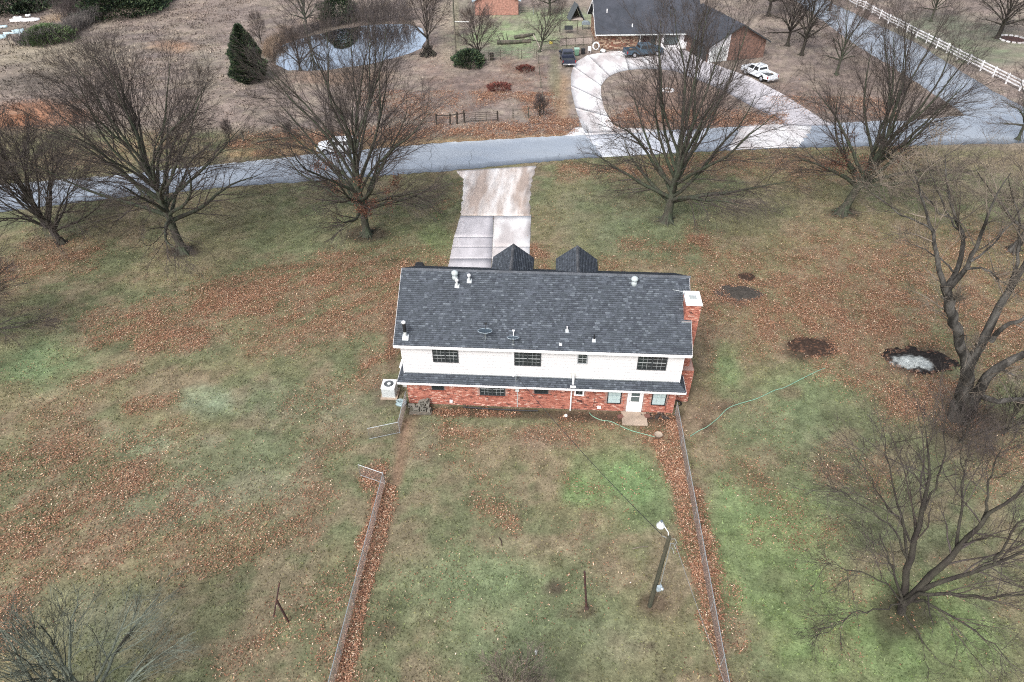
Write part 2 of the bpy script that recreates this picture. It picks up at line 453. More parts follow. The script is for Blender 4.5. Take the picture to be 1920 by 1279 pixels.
DIRT = [((1385, 552), 40, 20, 1.0, (88, 80, 74)), ((1400, 518), 17, 9, 1.0, (62, 54, 50)), ((1500, 650), 30, 24, .8, (66, 54, 48)), ((1540, 650), 30, 18, 1.0, (70, 56, 50)), ((1725, 676), 62, 30, .8, (56, 50, 48)),
        ((687, 438), 42, 14, .8, (72, 62, 56)), ((341, 470), 38, 13, .9, (66, 58, 50)), ((1580, 398), 34, 12, .85, (66, 58, 54)), ((1250, 412), 30, 9, .5, (84, 76, 64)), ((1690, 1150), 60, 45, .8, (60, 52, 46)), ((1225, 1130), 28, 20, .75, (92, 76, 62)), ((1098, 1145), 20, 12, .7, (84, 68, 56)),
        ((1040, 1103), 20, 16, .8, (78, 66, 58)), ((1815, 812), 80, 50, .7, (88, 74, 66)), ((725, 1180), 20, 18, .6, (92, 78, 64)), ((1150, 780), 120, 14, .6, (88, 72, 60)), ((1240, 790), 40, 14, .6, (84, 68, 58)), ((1320, 640), 26, 60, .5, (128, 108, 90)), ((1310, 760), 40, 40, .5, (120, 98, 82)),
        ((1180, 1010), 30, 12, .4, (140, 118, 96)), ((1140, 1040), 30, 30, .4, (142, 122, 100)), ((790, 830), 40, 40, .4, (136, 116, 100)), ((1020, 820), 70, 20, .4, (130, 110, 96)), ((1480, 735), 24, 14, .5, (120, 96, 80)), ((1360, 760), 20, 12, .6, (96, 78, 66)), ((1330, 800), 16, 10, .6, (92, 74, 62)),
        ((735, 640), 12, 50, .7, (96, 70, 60)), ((725, 740), 30, 26, .6, (100, 86, 74)), ((1390, 380), 30, 10, .5, (150, 130, 116)), ((430, 300), 50, 8, .3, (130, 112, 96)), ((1230, 800), 13, 12, .8, (104, 90, 66)), ((1060, 1150), 14, 8, .5, (88, 74, 62))]
FIELD = [((70, 215), 90, 22, .8, (172, 118, 82)), ((20, 228), 70, 14, .6, (176, 116, 76)), ((330, 88), 40, 10, .6, (170, 128, 94)), ((100, 105), 130, 30, .5, (160, 150, 124)), ((60, 155), 90, 22, .7, (104, 96, 88)), ((130, 35), 60, 8, .6, (166, 140, 108)),
         ((300, 20), 120, 25, .4, (142, 124, 112)), ((380, 130), 26, 60, .4, (142, 134, 116)), ((430, 30), 50, 40, .5, (128, 114, 108)), ((620, 40), 50, 6, .6, (152, 134, 122)), ((530, 75), 16, 22, .7, (150, 112, 84)), ((520, 110), 14, 18, .6, (148, 114, 92)), ((640, 145), 90, 14, .6, (136, 108, 84)),
         ((840, 60), 14, 70, .5, (158, 144, 122)), ((1055, 190), 14, 50, .8, (154, 126, 96)), ((1040, 140), 10, 50, .5, (120, 122, 88)), ((1700, 160), 24, 10, .5, (150, 126, 96)), ((1660, 30), 60, 14, .5, (122, 104, 104)), ((1260, 190), 90, 45, .8, (122, 98, 84)), ((890, 165), 90, 40, .5, (126, 106, 98)), ((1620, 160), 120, 60, .4, (112, 96, 88))]

def leaf_density(x, y):
    px, py = PIX(x, y)
    wob = (fbm(x * .35, y * .35, 3, 3) - .5) * 70
    sc = np.clip((py + 400) / 1200, .25, 1.3)
    d = np.zeros_like(x)
    for a, b, r, s in LEAFSEG:
        q = seg_dist(px, py * 1.0, a, b) + wob * sc * .5
        d = np.maximum(d, s * (1 - sstep(r * .1, r * 1.6 + 7, q)))
    ca, cb = .7 * x + .7 * y, -.7 * x + .7 * y
    clump = np.where(x < -9.5, sstep(.38, .58, fbm(ca * .35, cb * 1.1, 21, 4, .6)), sstep(.36, .62, fbm(x * .8, y * .8, 21, 4)))
    d = d * (0.38 + 0.66 * clump)
    for a, b, r, s in LEAFSEG:
        if s >= .94:
            q = seg_dist(px, py, a, b) + wob * sc * .3
            d = np.maximum(d, (1 - sstep(r * .4, r * 1.5 + 3, q)) * (.62 + .38 * clump))
    d = np.maximum(d, 0.07 * sstep(.45, .7, fbm(x * .25, y * .25, 8, 4)) * (y < 45))
    return d

def blob(px, py, c, rx, ry, wob, soft=.9):
    q = np.sqrt(((px - c[0]) / rx) ** 2 + ((py - c[1]) / ry) ** 2) + wob
    return 1 - sstep(1 - soft * .6, 1 + soft * .6, q)

def ground_colour(x, y):
    px, py = PIX(x, y)
    n1 = fbm(x * .12, y * .12, 1, 5); n2 = fbm(x * .55, y * .55, 5, 5, .65); n3 = fbm(x * 2.2, y * 2.2, 9, 4, .7)
    wob = (fbm(x * .45, y * .45, 31, 4, .6) - .5) * 1.6
    A = srgb(112, 108, 84); B = srgb(98, 102, 78); Dn = srgb(128, 112, 96)
    t = sstep(.38, .62, n1)[..., None]; u = sstep(.42, .66, n2)[..., None]
    col = A * (1 - t) + B * t
    col = col * (1 - .55 * u) + Dn * .55 * u
    # pasture beyond the road
    far = sstep(44, 49, y + (n2 - .5) * 2)[..., None]
    P1 = srgb(130, 118, 111); P2 = srgb(110, 101, 97); P3 = srgb(147, 138, 122)
    nf = fbm(x * .18, y * .3, 41, 5, .65)[..., None]
    pc = P1 * (1 - sstep(.4, .6, nf)) + P2 * sstep(.4, .6, nf)
    pc = pc * (1 - .4 * u) + P3 * .4 * u
    col = col * (1 - far) + pc * far
    for lst, soft in ((FIELD, 1.0), (GREEN, 1.0), (DIRT, .7)):
        for c, rx, ry, s, rgb in lst:
            k = (blob(px, py, c, rx, ry, wob * (.8 if lst is not DIRT else .45), soft) * s)
            if lst is GREEN: k = k * (0.45 + .55 * sstep(.35, .6, n2))
            k = k[..., None]
            cc = srgb(*rgb); lum = cc.mean(); cc = (lum + (cc - lum) * (.62 if lst is GREEN else .8)) * (.9 if lst is GREEN else .88)
            col = col * (1 - k) + cc * k
    # worn lines; the dark wall-foot strip is wet soil doubling as painted contact shadow
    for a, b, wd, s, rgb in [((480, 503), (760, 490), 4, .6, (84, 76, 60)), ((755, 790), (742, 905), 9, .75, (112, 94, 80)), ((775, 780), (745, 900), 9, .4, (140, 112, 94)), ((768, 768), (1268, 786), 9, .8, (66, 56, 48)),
                             ((1210, 1205), (1228, 1215), 4, .8, (66, 60, 52)), ((1228, 1210), (1240, 1279), 4, .8, (66, 60, 52)), ((1160, 1212), (1225, 1205), 3, .4, (70, 64, 56)), ((1300, 880), (1355, 1279), 0, .1, (100, 90, 80)),
                             ((440, 0), (330, 130), 10, .3, (118, 108, 100)), ((700, 905), (690, 1279), 0, 0, (0, 0, 0)), ((855, 0), (858, 120), 4, .5, (120, 118, 96)), ((430, 290), (1090, 252), 5, .5, (160, 132, 104)), ((560, 40), (700, 30), 5, .5, (160, 142, 130))]:
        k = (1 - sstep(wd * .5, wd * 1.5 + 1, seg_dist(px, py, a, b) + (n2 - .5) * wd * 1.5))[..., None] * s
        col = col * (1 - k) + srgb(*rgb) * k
    ld = leaf_density(x, y)
    k = (np.clip(ld, 0, 1) * .55)[..., None]
    col = col * (1 - k) + srgb(116, 86, 70) * k
    col = col * (0.6 + .8 * n3[..., None])
    # pond bed and bank
    return col

def ground_z(x, y):
    z = -0.05 + 0.05 * (fbm(x * .8, y * .8, 77, 3) - .2)
    z = np.minimum(z, -0.004)
    m = (x > -60) & (x < -8) & (y > 60) & (y < 110)
    if m.any():
        sd = poly_sd(x[m], y[m], POND)
        zz = z[m]
        zz = np.where(sd < 1.2, zz - 1.0 * sstep(1.2, -2.2, sd + (fbm(x[m] * .5, y[m] * .5, 4, 3) - .5) * 1.0), zz)
        z[m] = zz
    far = sstep(50, 60, y) * sstep(-12, -20, x) * (~m)
    z = z + far * 0.25 * (fbm(x * .35, y * .35, 61, 4) - .45)
    return z

def axis(a0, a1, step, lo, hi, grow):
    c = list(np.arange(a0, a1 + 1e-6, step))
    s = step
    v = c[-1]
    while v < hi:
        s *= grow; v += s; c.append(v)
    s = step; v = c[0]; pre = []
    while v > lo:
        s *= grow; v -= s; pre.append(v)
    return np.array(pre[::-1] + c)

xs = axis(-32, 32, .36, -2500, 2500, 1.035)
ys = axis(-24, 50, .34, -900, 2500, 1.026)
X, Y = np.meshgrid(xs, ys)
Z = ground_z(X.ravel(), Y.ravel())
COL = ground_colour(X.ravel(), Y.ravel())
wet = sstep(-.12, -.4, Z) * ((X.ravel() < -8) & (Y.ravel() > 60))
COL = COL * (1 - .75 * wet[:, None])
nx, ny = len(xs), len(ys)
ii = np.arange(nx - 1)[None, :] + nx * np.arange(ny - 1)[:, None]
q = np.stack([ii, ii + 1, ii + 1 + nx, ii + nx], -1).reshape(-1, 4)
g = np_mesh('ground', np.stack([X.ravel(), Y.ravel(), Z], -1), q, m=M_ground, cols=COL, smooth=True)
tag(g, kind='structure')

# water
M_water = mat('pond_water', (0.03, 0.035, 0.035), 0.03, 0.1, 0.4, 0.015, 1.2, spec=1.0)
M_water.node_tree.nodes['Principled BSDF'].inputs['Metallic'].default_value = 1.0
M_water.node_tree.nodes['Principled BSDF'].inputs['Base Color'].default_value = (.78, .87, .97, 1)
M_water.node_tree.links.remove(M_water.node_tree.nodes['Principled BSDF'].inputs['Base Color'].links[0])
cx, cy = np.mean(POND, axis=0)
o = MB().add([(cx + (p[0] - cx) * 1.12, cy + (p[1] - cy) * 1.12, -0.30) for p in POND], [tuple(range(len(POND)))]).build('pond_water', M_water)
tag(o, kind='structure')

# ------------------------------------------------------------------ roads and drives
def resample(pts, n):
    p = np.array(pts, float)
    s = np.concatenate([[0], np.cumsum(np.hypot(*(p[1:] - p[:-1]).T[:2]))])
    t = np.linspace(0, s[-1], n)
    return np.stack([np.interp(t, s, p[:, k]) for k in range(2)], -1)

def strip(name, A, B, z, m, n=60, kind='structure', parent=None, jit=0.0, cols=6, thick=0.05):
    a = resample(A, n); b = resample(B, n)
    if jit:
        a = a + (rng.random(a.shape) - .5) * jit; b = b + (rng.random(b.shape) - .5) * jit
    t = np.linspace(0, 1, cols)[None, :, None]
    P = a[:, None] * (1 - t) + b[:, None] * t
    v = np.concatenate([P.reshape(-1, 2), np.full((n * cols, 1), z)], 1)
    i = np.arange(cols - 1)[None, :] + cols * np.arange(n - 1)[:, None]
    qd = np.stack([i, i + 1, i + 1 + cols, i + cols], -1).reshape(-1, 4)
    # orientation up
    e1 = v[qd[0, 1]] - v[qd[0, 0]]; e2 = v[qd[0, 3]] - v[qd[0, 0]]
    if e1[0] * e2[1] - e1[1] * e2[0] < 0: qd = qd[:, ::-1]
    ring = list(range(0, cols)) + [cols * r_ + cols - 1 for r_ in range(1, n)] + [cols * (n - 1) + k for k in range(cols - 2, -1, -1)] + [cols * r_ for r_ in range(n - 2, 0, -1)]
    nv = len(v)
    low = v[ring].copy(); low[:, 2] -= thick
    v = np.concatenate([v, low]); k = len(ring)
    sq = np.array([[ring[j], ring[(j + 1) % k], nv + (j + 1) % k, nv + j] for j in range(k)])
    o = np_mesh(name, v, np.concatenate([qd, sq]), m=m, parent=parent)
    if kind: tag(o, kind=kind)
    return o

g2 = lambda L: [tuple(G(a, b)[:2]) for a, b in L]
roadF = g2([(-420, 395), (-150, 368), (0, 347), (200, 330), (467, 303), (600, 288), (830, 268), (1100, 252), (1300, 242), (1480, 233), (1700, 226), (1850, 214), (2000, 205), (2300, 190)])
roadN = g2([(-420, 470), (-150, 425), (0, 397), (200, 373), (467, 347), (600, 339), (830, 321), (1100, 296), (1300, 285), (1480, 277), (1700, 273), (1838, 270), (1950, 268), (2300, 262)])
strip('road', roadF, roadN, 0.014, M_asphalt, 320, jit=.34)
sideL = g2([(1340, -150), (1487, -2), (1600, 81), (1700, 142), (1797, 206), (1830, 240)])
sideR = g2([(1385, -150), (1544, -2), (1713, 78), (1869, 175), (1925, 203), (1990, 240)])
strip('side_road', sideL, sideR, 0.010, M_asphalt, 200, jit=.34)
mb = MB(); rc = random.Random(9)
for _k in range(16):
    px_ = rc.uniform(380, 1480); t_ = rc.uniform(.0, .75); dx_ = rc.uniform(-14, 14)
    e0 = np.array([px_, np.interp(px_, [467, 830, 1100, 1480], [303, 268, 252, 233])]); e1 = np.array([px_ + dx_, np.interp(px_, [467, 830, 1100, 1480], [347, 321, 296, 277])])
    pts = [G(*(e0 + (e1 - e0) * (t_ + (1 - t_) * q / 6) + np.array([rc.uniform(-3, 3), 0]))) for q in range(7)]
    for p, q in zip(pts[:-1], pts[1:]):
        w_ = rc.uniform(.02, .05); mb.add([(p[0] - w_, p[1], .0185), (p[0] + w_, p[1], .0185), (q[0] + w_, q[1], .0185), (q[0] - w_, q[1], .0185)], [(0, 1, 2, 3)])
o = mb.build('road_cracks', mat('tar_crack', (.14, .16, .18), .8)); tag(o, 'dark tar cracks crossing the grey road', 'cracks', kind='stuff')

# main driveway: concrete slabs near the house, worn gravelly apron by the road
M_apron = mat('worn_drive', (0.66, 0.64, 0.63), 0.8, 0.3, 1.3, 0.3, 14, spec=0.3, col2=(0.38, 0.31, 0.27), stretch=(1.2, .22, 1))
drv = thing('driveway', None, None); tag(drv, kind='structure')
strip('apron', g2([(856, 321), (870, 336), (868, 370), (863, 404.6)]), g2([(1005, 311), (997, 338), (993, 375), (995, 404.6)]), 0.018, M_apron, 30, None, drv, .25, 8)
rowsL = [(863, 405), (855, 445), (848, 463), (843, 485), (838, 507)]
def dl(y): return np.interp(y, [405, 445, 485, 507, 560], [863, 851, 843, 839, 826])
def dm(y): return np.interp(y, [405, 507, 560], [926, 921, 919])
def dr(y): return np.interp(y, [405, 507, 560], [996, 992, 990])
for (y0, y1) in ((405, 445), (445, 463), (463, 485), (485, 560)):
    for (fa, fb, m) in ((dl, dm, M_conc), (dm, dr, M_concw)):
        if fa is dm and y0 == 445: continue
        yy1 = 463 if (fa is dm and y0 == 405) else y1
        a0 = g2([(fa(y0) + .3, y0 + .18), (fb(y0) - .3, y0 + .18)]); a1 = g2([(fa(yy1) + .3, yy1 - .18), (fb(yy1) - .3, yy1 - .18)])
        a1 = [(p[0], max(p[1], 8.62)) for p in a1]
        strip('slab', [a0[0], a1[0]], [a0[1], a1[1]], 0.026 + random.uniform(-.004, .004), m, 8, None, drv, .04, 6)

# neighbour's circular drive, slab by slab
circ = thing('circular_drive', None, None); tag(circ, kind='structure')
outer = [(1098, 250), (1088, 232), (1078, 200), (1071, 170), (1070, 140), (1078, 118), (1100, 104), (1140, 97), (1200, 95), (1280, 92), (1330, 118), (1400, 142), (1470, 178), (1530, 216), (1560, 236)]
inner = [(1190, 246), (1150, 236), (1133, 205), (1127, 180), (1127, 160), (1138, 146), (1156, 136), (1180, 131), (1210, 129), (1262, 132), (1310, 150), (1360, 172), (1410, 200), (1460, 224), (1470, 236)]
OA = resample(g2(outer), 40); IA = resample(g2(inner), 40)
cuts = [0, 4, 8, 12, 15, 18, 21, 24, 27, 30, 33, 36, 39]
for a, b in zip(cuts[:-1], cuts[1:]):
    pa = OA[a:b + 1].copy(); pb = IA[a:b + 1].copy()
    for p in (pa, pb):
        d0 = (p[1] - p[0]); p[0] += d0 / np.linalg.norm(d0) * .014
        d1 = (p[-2] - p[-1]); p[-1] += d1 / np.linalg.norm(d1) * .014
    strip('slab', pa, pb, 0.03 + random.uniform(-.006, .006), M_concw if a < 21 else M_conc, 10, None, circ, .0, 6)

M_pale = mat('pale_glare_apron', (0.50, 0.53, 0.58), 0.55, 0.12, .9, 0.05, 40, spec=.4, col2=(0.46, 0.48, 0.53), stretch=(.5, 1, 1))
o = strip('road_glare_apron', g2([(1100, 254), (1130, 296)]), g2([(1330, 243), (1300, 284)]), 0.0185, M_pale, 12, jit=.5, cols=10, thick=.004)  # overlay strips across the road: concrete tone with wet glare painted in
o = strip('road_glare_apron', g2([(1385, 240), (1370, 281)]), g2([(1525, 234), (1500, 276)]), 0.0185, M_concw, 12, jit=.5, cols=8, thick=.004)
o = strip('drive_flare', g2([(1080, 238), (1060, 255)]), g2([(1200, 240), (1260, 247)]), 0.021, M_concw, 8, jit=.3, cols=8, thick=.006)
o = strip('drive_flare', g2([(1440, 226), (1385, 240)]), g2([(1545, 226), (1575, 233)]), 0.021, M_concw, 8, jit=.3, cols=8, thick=.006)

# ------------------------------------------------------------------ fallen leaves and grass blades (uncountable)
def scatter(n, xr, yr):
    return rng.uniform(*xr, n), rng.uniform(*yr, n)

def on_paved(x, y):
    px, py = PIX(x, y)
    a = np.interp(px, [-420, 0, 467, 830, 1100, 1480, 1838, 2300], [395, 347, 303, 268, 252, 233, 214, 190])
    b = np.interp(px, [-420, 0, 467, 830, 1100, 1480, 1838, 2300], [470, 397, 347, 321, 296, 277, 270, 262])
    road = (py > a) & (py < b)
    drive = (py > 310) & (py < 520) & (px > np.interp(py, [320, 340, 405, 507], [838, 868, 863, 839])) & (px < np.interp(py, [320, 507], [1000, 992]))
    house = (np.abs(x) < 9.2) & (y > 0) & (y < 8.6)
    nb = (x > 6.5) & (y > 80.5) & (x < 36)
    return road | drive | house | nb

lx, ly = scatter(2900000, (-60, 48), (-23, 62))
ld = leaf_density(lx, ly)
keep = (rng.random(len(lx)) < ld ** 1.25) & ~on_paved(lx, ly)
pxx, pyy = PIX(lx, ly)
keep &= (pxx > -60) & (pxx < 1980) & (pyy < 1320)
lx, ly = lx[keep], ly[keep]
if len(lx) > 250000:
    s = rng.permutation(len(lx))[:250000]; lx, ly = lx[s], ly[s]
fx, fy = scatter(60000, (-30, 70), (60, 112)); fk = (rng.random(60000) < leaf_density(fx, fy) * .8) & ~on_paved(fx, fy)
lx = np.concatenate([lx, fx[fk]]); ly = np.concatenate([ly, fy[fk]])
for (xa, xb) in ((-12.0, -7.0), (7.6, 12.0)):
    ex_, ey_ = scatter(45000, (xa, xb), (-23, 0)); ek = rng.random(45000) < leaf_density(ex_, ey_) ** 2
    lx = np.concatenate([lx, ex_[ek]]); ly = np.concatenate([ly, ey_[ek]])
# stray leaves on the drive and road
sx_, sy_ = scatter(500, (-12, 30), (9, 42)); lx = np.concatenate([lx, sx_]); ly = np.concatenate([ly, sy_])
k = (np.abs(lx) < 9.2) & (ly > 0) & (ly < 8.6)
lx, ly = lx[~k], ly[~k]
n = len(lx)
ang = rng.uniform(0, 2 * pi, n); L_ = rng.uniform(.035, .075, n) * np.where(ly > 45, 1.5, 1.0); Wd = L_ * rng.uniform(.45, .75, n)
tx, ty = np.cos(ang), np.sin(ang); lift = rng.uniform(-.6, .6, n); roll = rng.uniform(-.7, .9, n)
c0 = np.stack([lx, ly, np.full(n, .035) + rng.uniform(0, .03, n)], -1)
dT = np.stack([tx, ty, lift * .6], -1) * L_[:, None]; dW = np.stack([-ty, tx, roll], -1) * Wd[:, None] * .6
dW2 = np.stack([ty, -tx, roll + .3], -1) * Wd[:, None] * .6
v = np.stack([c0 - dT, c0 + dW, c0 + dT, c0 + dW2], 1).reshape(-1, 3)
v[:, 2] = np.maximum(v[:, 2], 0.004)
b_ = np.arange(n)[:, None] * 4
tr = np.concatenate([b_ + [0, 2, 1], b_ + [0, 3, 2]])
pal = np.array([srgb(152, 113, 90), srgb(130, 89, 70), srgb(174, 136, 110), srgb(92, 65, 54), srgb(212, 190, 166), srgb(142, 116, 100)])
pc = pal[rng.choice(6, n, p=[.27, .22, .2, .14, .07, .10])] * rng.uniform(.6, 1.3, (n, 1))
lf = np_mesh('fallen_leaves', v, tris=tr, m=M_leaf, cols=np.repeat(pc, 4, 0))
tag(lf, 'tan and rust coloured fallen leaves scattered in drifts over the lawn', 'leaves', kind='stuff')

gx, gy = scatter(330000, (-52, 44), (-23, 46))
pxx, pyy = PIX(gx, gy)
kp = (pxx > -40) & (pxx < 1960) & (pyy < 1310) & ~on_paved(gx, gy) & (rng.random(len(gx)) < .35 + .65 * sstep(.35, .6, fbm(gx * .9, gy * .9, 55, 4)))
gx, gy = gx[kp], gy[kp]
n = len(gx)
gc = ground_colour(gx, gy) * (.72 + .85 * rng.random((n, 1)) ** 1.2)
gc = gc * np.stack([np.ones(n), rng.uniform(.92, 1.1, n), rng.uniform(.8, 1.05, n)], -1)
an = rng.uniform(0, 2 * pi, n); hh = rng.uniform(.015, .055, n); ww = rng.uniform(.03, .07, n)
e = np.stack([np.cos(an), np.sin(an), 0 * an], -1)
c0 = np.stack([gx, gy, np.full(n, -.03)], -1)
tip = c0 + np.stack([rng.normal(0, .06, n), rng.normal(0, .06, n), hh + .03], -1)
v = np.stack([c0 - e * ww[:, None], c0 + e * ww[:, None], tip], 1).reshape(-1, 3)
gr = np_mesh('lawn_grass', v, tris=np.arange(n * 3).reshape(-1, 3), m=M_grass, cols=np.repeat(gc, 3, 0))
tag(gr, 'short dormant olive green lawn grass around the house', 'grass', kind='stuff')

gx, gy = scatter(150000, (-125, 62), (46, 118))
pxx, pyy = PIX(gx, gy)
inp = np.zeros(len(gx), bool)
m_ = (gx > -60) & (gx < -8) & (gy > 60) & (gy < 110)
inp[m_] = poly_sd(gx[m_], gy[m_], POND) < .6
bx_ = (pyy > 95) & (pxx > 1060) & (pxx < 1560)
sdr = (pxx > np.interp(pyy, [-2, 81, 206, 240], [1480, 1592, 1790, 1790])) & (pxx < np.interp(pyy, [-2, 78, 175, 203], [1552, 1722, 1880, 1935]))
lawnish = (pxx > 860) & (pxx < 1110) & (pyy < 118)
kp = (pxx > -40) & (pxx < 1960) & (pyy > -30) & ~on_paved(gx, gy) & ~inp & ~bx_ & ~sdr & ~lawnish & (rng.random(len(gx)) < .15 + .85 * sstep(.42, .62, fbm(gx * .5, gy * .5, 65, 4)))
gx, gy = gx[kp], gy[kp]; n = len(gx)
gc = ground_colour(gx, gy) * (.5 + 1.1 * rng.random((n, 1)) ** 1.2)
an = rng.uniform(0, 2 * pi, n); big = np.where(pxx[kp] < 480, 1.0, .55); hh = rng.uniform(.1, .32, n) * big; ww = rng.uniform(.06, .16, n) * big
e = np.stack([np.cos(an), np.sin(an), 0 * an], -1)
c0 = np.stack([gx, gy, ground_z(gx.copy(), gy.copy()) - .02], -1)
tip = c0 + np.stack([rng.normal(0, .12, n), rng.normal(0, .12, n), hh], -1)
v = np.stack([c0 - e * ww[:, None], c0 + e * ww[:, None], tip], 1).reshape(-1, 3)
o = np_mesh('pasture_grass', v, tris=np.arange(n * 3).reshape(-1, 3), m=M_grass, cols=np.repeat(gc, 3, 0))
tag(o, 'dry tufted winter grass over the pasture beyond the road', 'grass', kind='stuff')

# ================================================================== MAIN HOUSE
HW = 9.15
EV, EZ = -0.35, 5.58
RY, RZ = 4.31, 8.45
SX = 9.56
house = thing('house', 'two storey house with white siding over red brick and a dark shingle roof', 'house')
def part(mb, name, m, parent=house, **k):
    return mb.build(name, m, parent, **k)

# walls
mb = MB()
mb.box(-HW, 0.02, 0, HW, 8.6, 2.62)
mb.build('brick_wall', M_mortar, house)
mb = MB()
mb.box(-HW + .01, 0.03, 2.62, HW - .01, 8.57, 5.45)
for sx in (-1, 1):
    x = sx * (HW - .01)
    mb.add([(x, .03, 5.45), (x, 8.57, 5.45), (x, 4.3, 8.2)], [(0, 1, 2) if sx > 0 else (2, 1, 0)])
mb.build('upper_wall', M_siding, house)

OPEN = [(-7.42, -6.56, 1.40, 2.35), (-4.14, -2.38, 1.06, 2.35), (-.42, .57, 1.40, 2.35), (2.30, 2.98, 1.36, 2.35), (4.55, 5.53, .73, 2.35), (5.92, 6.98, .06, 2.35), (7.54, 8.54, .72, 2.35)]
# bricks: each brick proud of the mortar
def brick_field(mb, x0, x1, z0, z1, plane, axis_, sgn, openings=(), base=None, face=None):
    z = z0 + .005; row = 0
    while z < z1 - .03:
        off = 0 if row % 2 == 0 else -.105
        x = x0 + off
        while x < x1:
            a, b = max(x, x0), min(x + .2, x1)
            if b - a > .03 and not any(a < o_[1] and b > o_[0] and z < o_[3] and z + .066 > o_[2] for o_ in openings):
                r_ = random.random(); 
                c = np.array([srgb(168, 108, 93), srgb(154, 96, 82), srgb(180, 124, 108), srgb(138, 84, 73), srgb(200, 164, 150), srgb(100, 70, 65)][
                    0 if r_ < .36 else 1 if r_ < .58 else 2 if r_ < .76 else 3 if r_ < .87 else 4 if r_ < .955 else 5])
                c = c * random.uniform(.88, 1.1)
                pr = random.uniform(.004, .012)
                if axis_ == 'x':
                    mb.box(a, min(plane, plane + sgn * pr), z, b, max(plane, plane + sgn * pr), z + .066, c, 'k' if sgn < 0 else 'f')
                else:
                    mb.box(min(plane, plane + sgn * pr), a, z, max(plane, plane + sgn * pr), b, z + .066, c, 'l' if sgn > 0 else 'r')
            x += .21
        z += .0762; row += 1
mb = MB()
brick_field(mb, -HW, HW, .03, 2.5, .02, 'x', -1, OPEN)
o = mb.build('bricks', M_brickv, house); tag(o, kind='stuff')

# lap siding boards on the back wall
nb = 10
for i in range(nb):
    z0 = 2.84 + i * .265
    b = MB()
    b.box(-HW, -.012 + .002 * (i % 2), z0, HW, .02, z0 + .247)
    b.build('siding_board', M_siding, house)
MB().box(-HW + .02, .0235, 2.8, HW - .02, .029, 5.5).build('lap_shade_sheet', mat('lap_shade_grey', (.16, .16, .165), .9), house)  # dark sheet added behind the board gaps to draw the lap shadow lines
for sx in (-1, 1):
    MB().box(sx * HW - (.0 if sx > 0 else .05), -.025, 2.8, sx * HW + (.05 if sx > 0 else 0), .08, 5.5).build('corner_trim', M_white, house)
MB().box(-1.86, -.028, 2.86, -1.78, -.004, 5.4).build('downspout', M_white, house)

# shingles: every tab is real, slightly proud
def shingle_slope(p00, ux, uv, W, Lh, name, parent, exp=.145, tab=.3, x_in=None, lift=.012):
    """p00 eave start; ux along eave; uv up slope; x_in(v) -> (lo,hi) clip along the eave"""
    p00, ux, uv = map(np.array, (p00, ux, uv))
    nrm = np.cross(ux, uv); nrm = nrm / np.linalg.norm(nrm)
    if nrm[2] < 0: nrm = -nrm
    V_ = []; F_ = []; Cc = []
    rows = int(math.ceil(Lh / exp))
    base = [srgb(74, 80, 88), srgb(69, 75, 82), srgb(81, 87, 96), srgb(63, 68, 76), srgb(96, 103, 111)]
    for i in range(rows):
        v0 = i * exp + .02; v1 = min((i + 1) * exp, Lh)
        lo, hi = (0, W) if x_in is None else x_in((v0 + min(v1, Lh)) / 2)
        x = lo - random.uniform(0, tab)
        while x < hi:
            wd = tab * random.choice([.4, .5, .6, .7, 1.0])
            a, b = max(x, lo), min(x + wd, hi)
            if b - a > .02:
                h = lift * random.uniform(.8, 1.6)
                A = p00 + ux * a + uv * v0 + nrm * h; B = p00 + ux * b + uv * v0 + nrm * h
                Cq = p00 + ux * b + uv * v1 + nrm * .002; Dq = p00 + ux * a + uv * v1 + nrm * .002
                n0 = len(V_)
                V_ += [A, B, Cq, Dq, A - nrm * h, B - nrm * h]
                F_ += [(n0, n0 + 1, n0 + 2, n0 + 3), (n0 + 4, n0 + 5, n0 + 1, n0)]
                c = base[np.random.RandomState(random.randrange(1 << 30)).choice(5, p=[.36, .26, .19, .12, .07])] * random.uniform(.9, 1.1)
                Cc += [c] * 6
            x += wd
    o = np_mesh(name, np.array(V_), np.array(F_), m=M_shingle, cols=np.array(Cc), parent=parent)
    return tag(o, kind='stuff')

def slab_poly(mb, pts, th):
    n = len(pts); p = [Vector(a) for a in pts]
    nr = (p[1] - p[0]).cross(p[2] - p[0]).normalized()
    if nr.z < 0: nr = -nr
    vs = p + [a - nr * th for a in p]
    mb.add(vs, [tuple(range(n)), tuple(range(2 * n - 1, n - 1, -1))] + [(i, i + n, (i + 1) % n + n, (i + 1) % n) for i in range(n)])

mb = MB()
slab_poly(mb, [(-SX, EV, EZ), (SX, EV, EZ), (SX, RY, RZ), (-SX, RY, RZ)], .1)
FY = 2 * RY - EV
slab_poly(mb, [(-SX, FY, EZ), (SX, FY, EZ), (SX, RY, RZ), (-SX, RY, RZ)], .1)
roof = mb.build('roof', M_shingle if False else mat('roof_deck', (0.022, 0.025, 0.03), .9, .2, 8), house)
sl = math.hypot(RY - EV, RZ - EZ)
uv = ((0, (RY - EV) / sl, (RZ - EZ) / sl))
shingle_slope((-SX, EV, EZ + .004), (1, 0, 0), uv, 2 * SX, sl, 'shingles', roof)
shingle_slope((-SX, FY, EZ + .004), (1, 0, 0), (0, -uv[1], uv[2]), 2 * SX, sl, 'shingles', roof, .3, .6)
mb = MB()
for i in range(64):
    x = -SX + i * .3
    mb.add([(x, RY - .13, RZ - .06), (x + .31, RY - .13, RZ - .06), (x + .31, RY, RZ + .03), (x, RY, RZ + .03), (x, RY + .13, RZ - .06), (x + .31, RY + .13, RZ - .06)],
           [(0, 1, 2, 3), (3, 2, 5, 4)], srgb(86, 90, 96) * random.uniform(.8, 1.15))
tag(mb.build('ridge_cap', M_shingle, roof), kind='stuff')
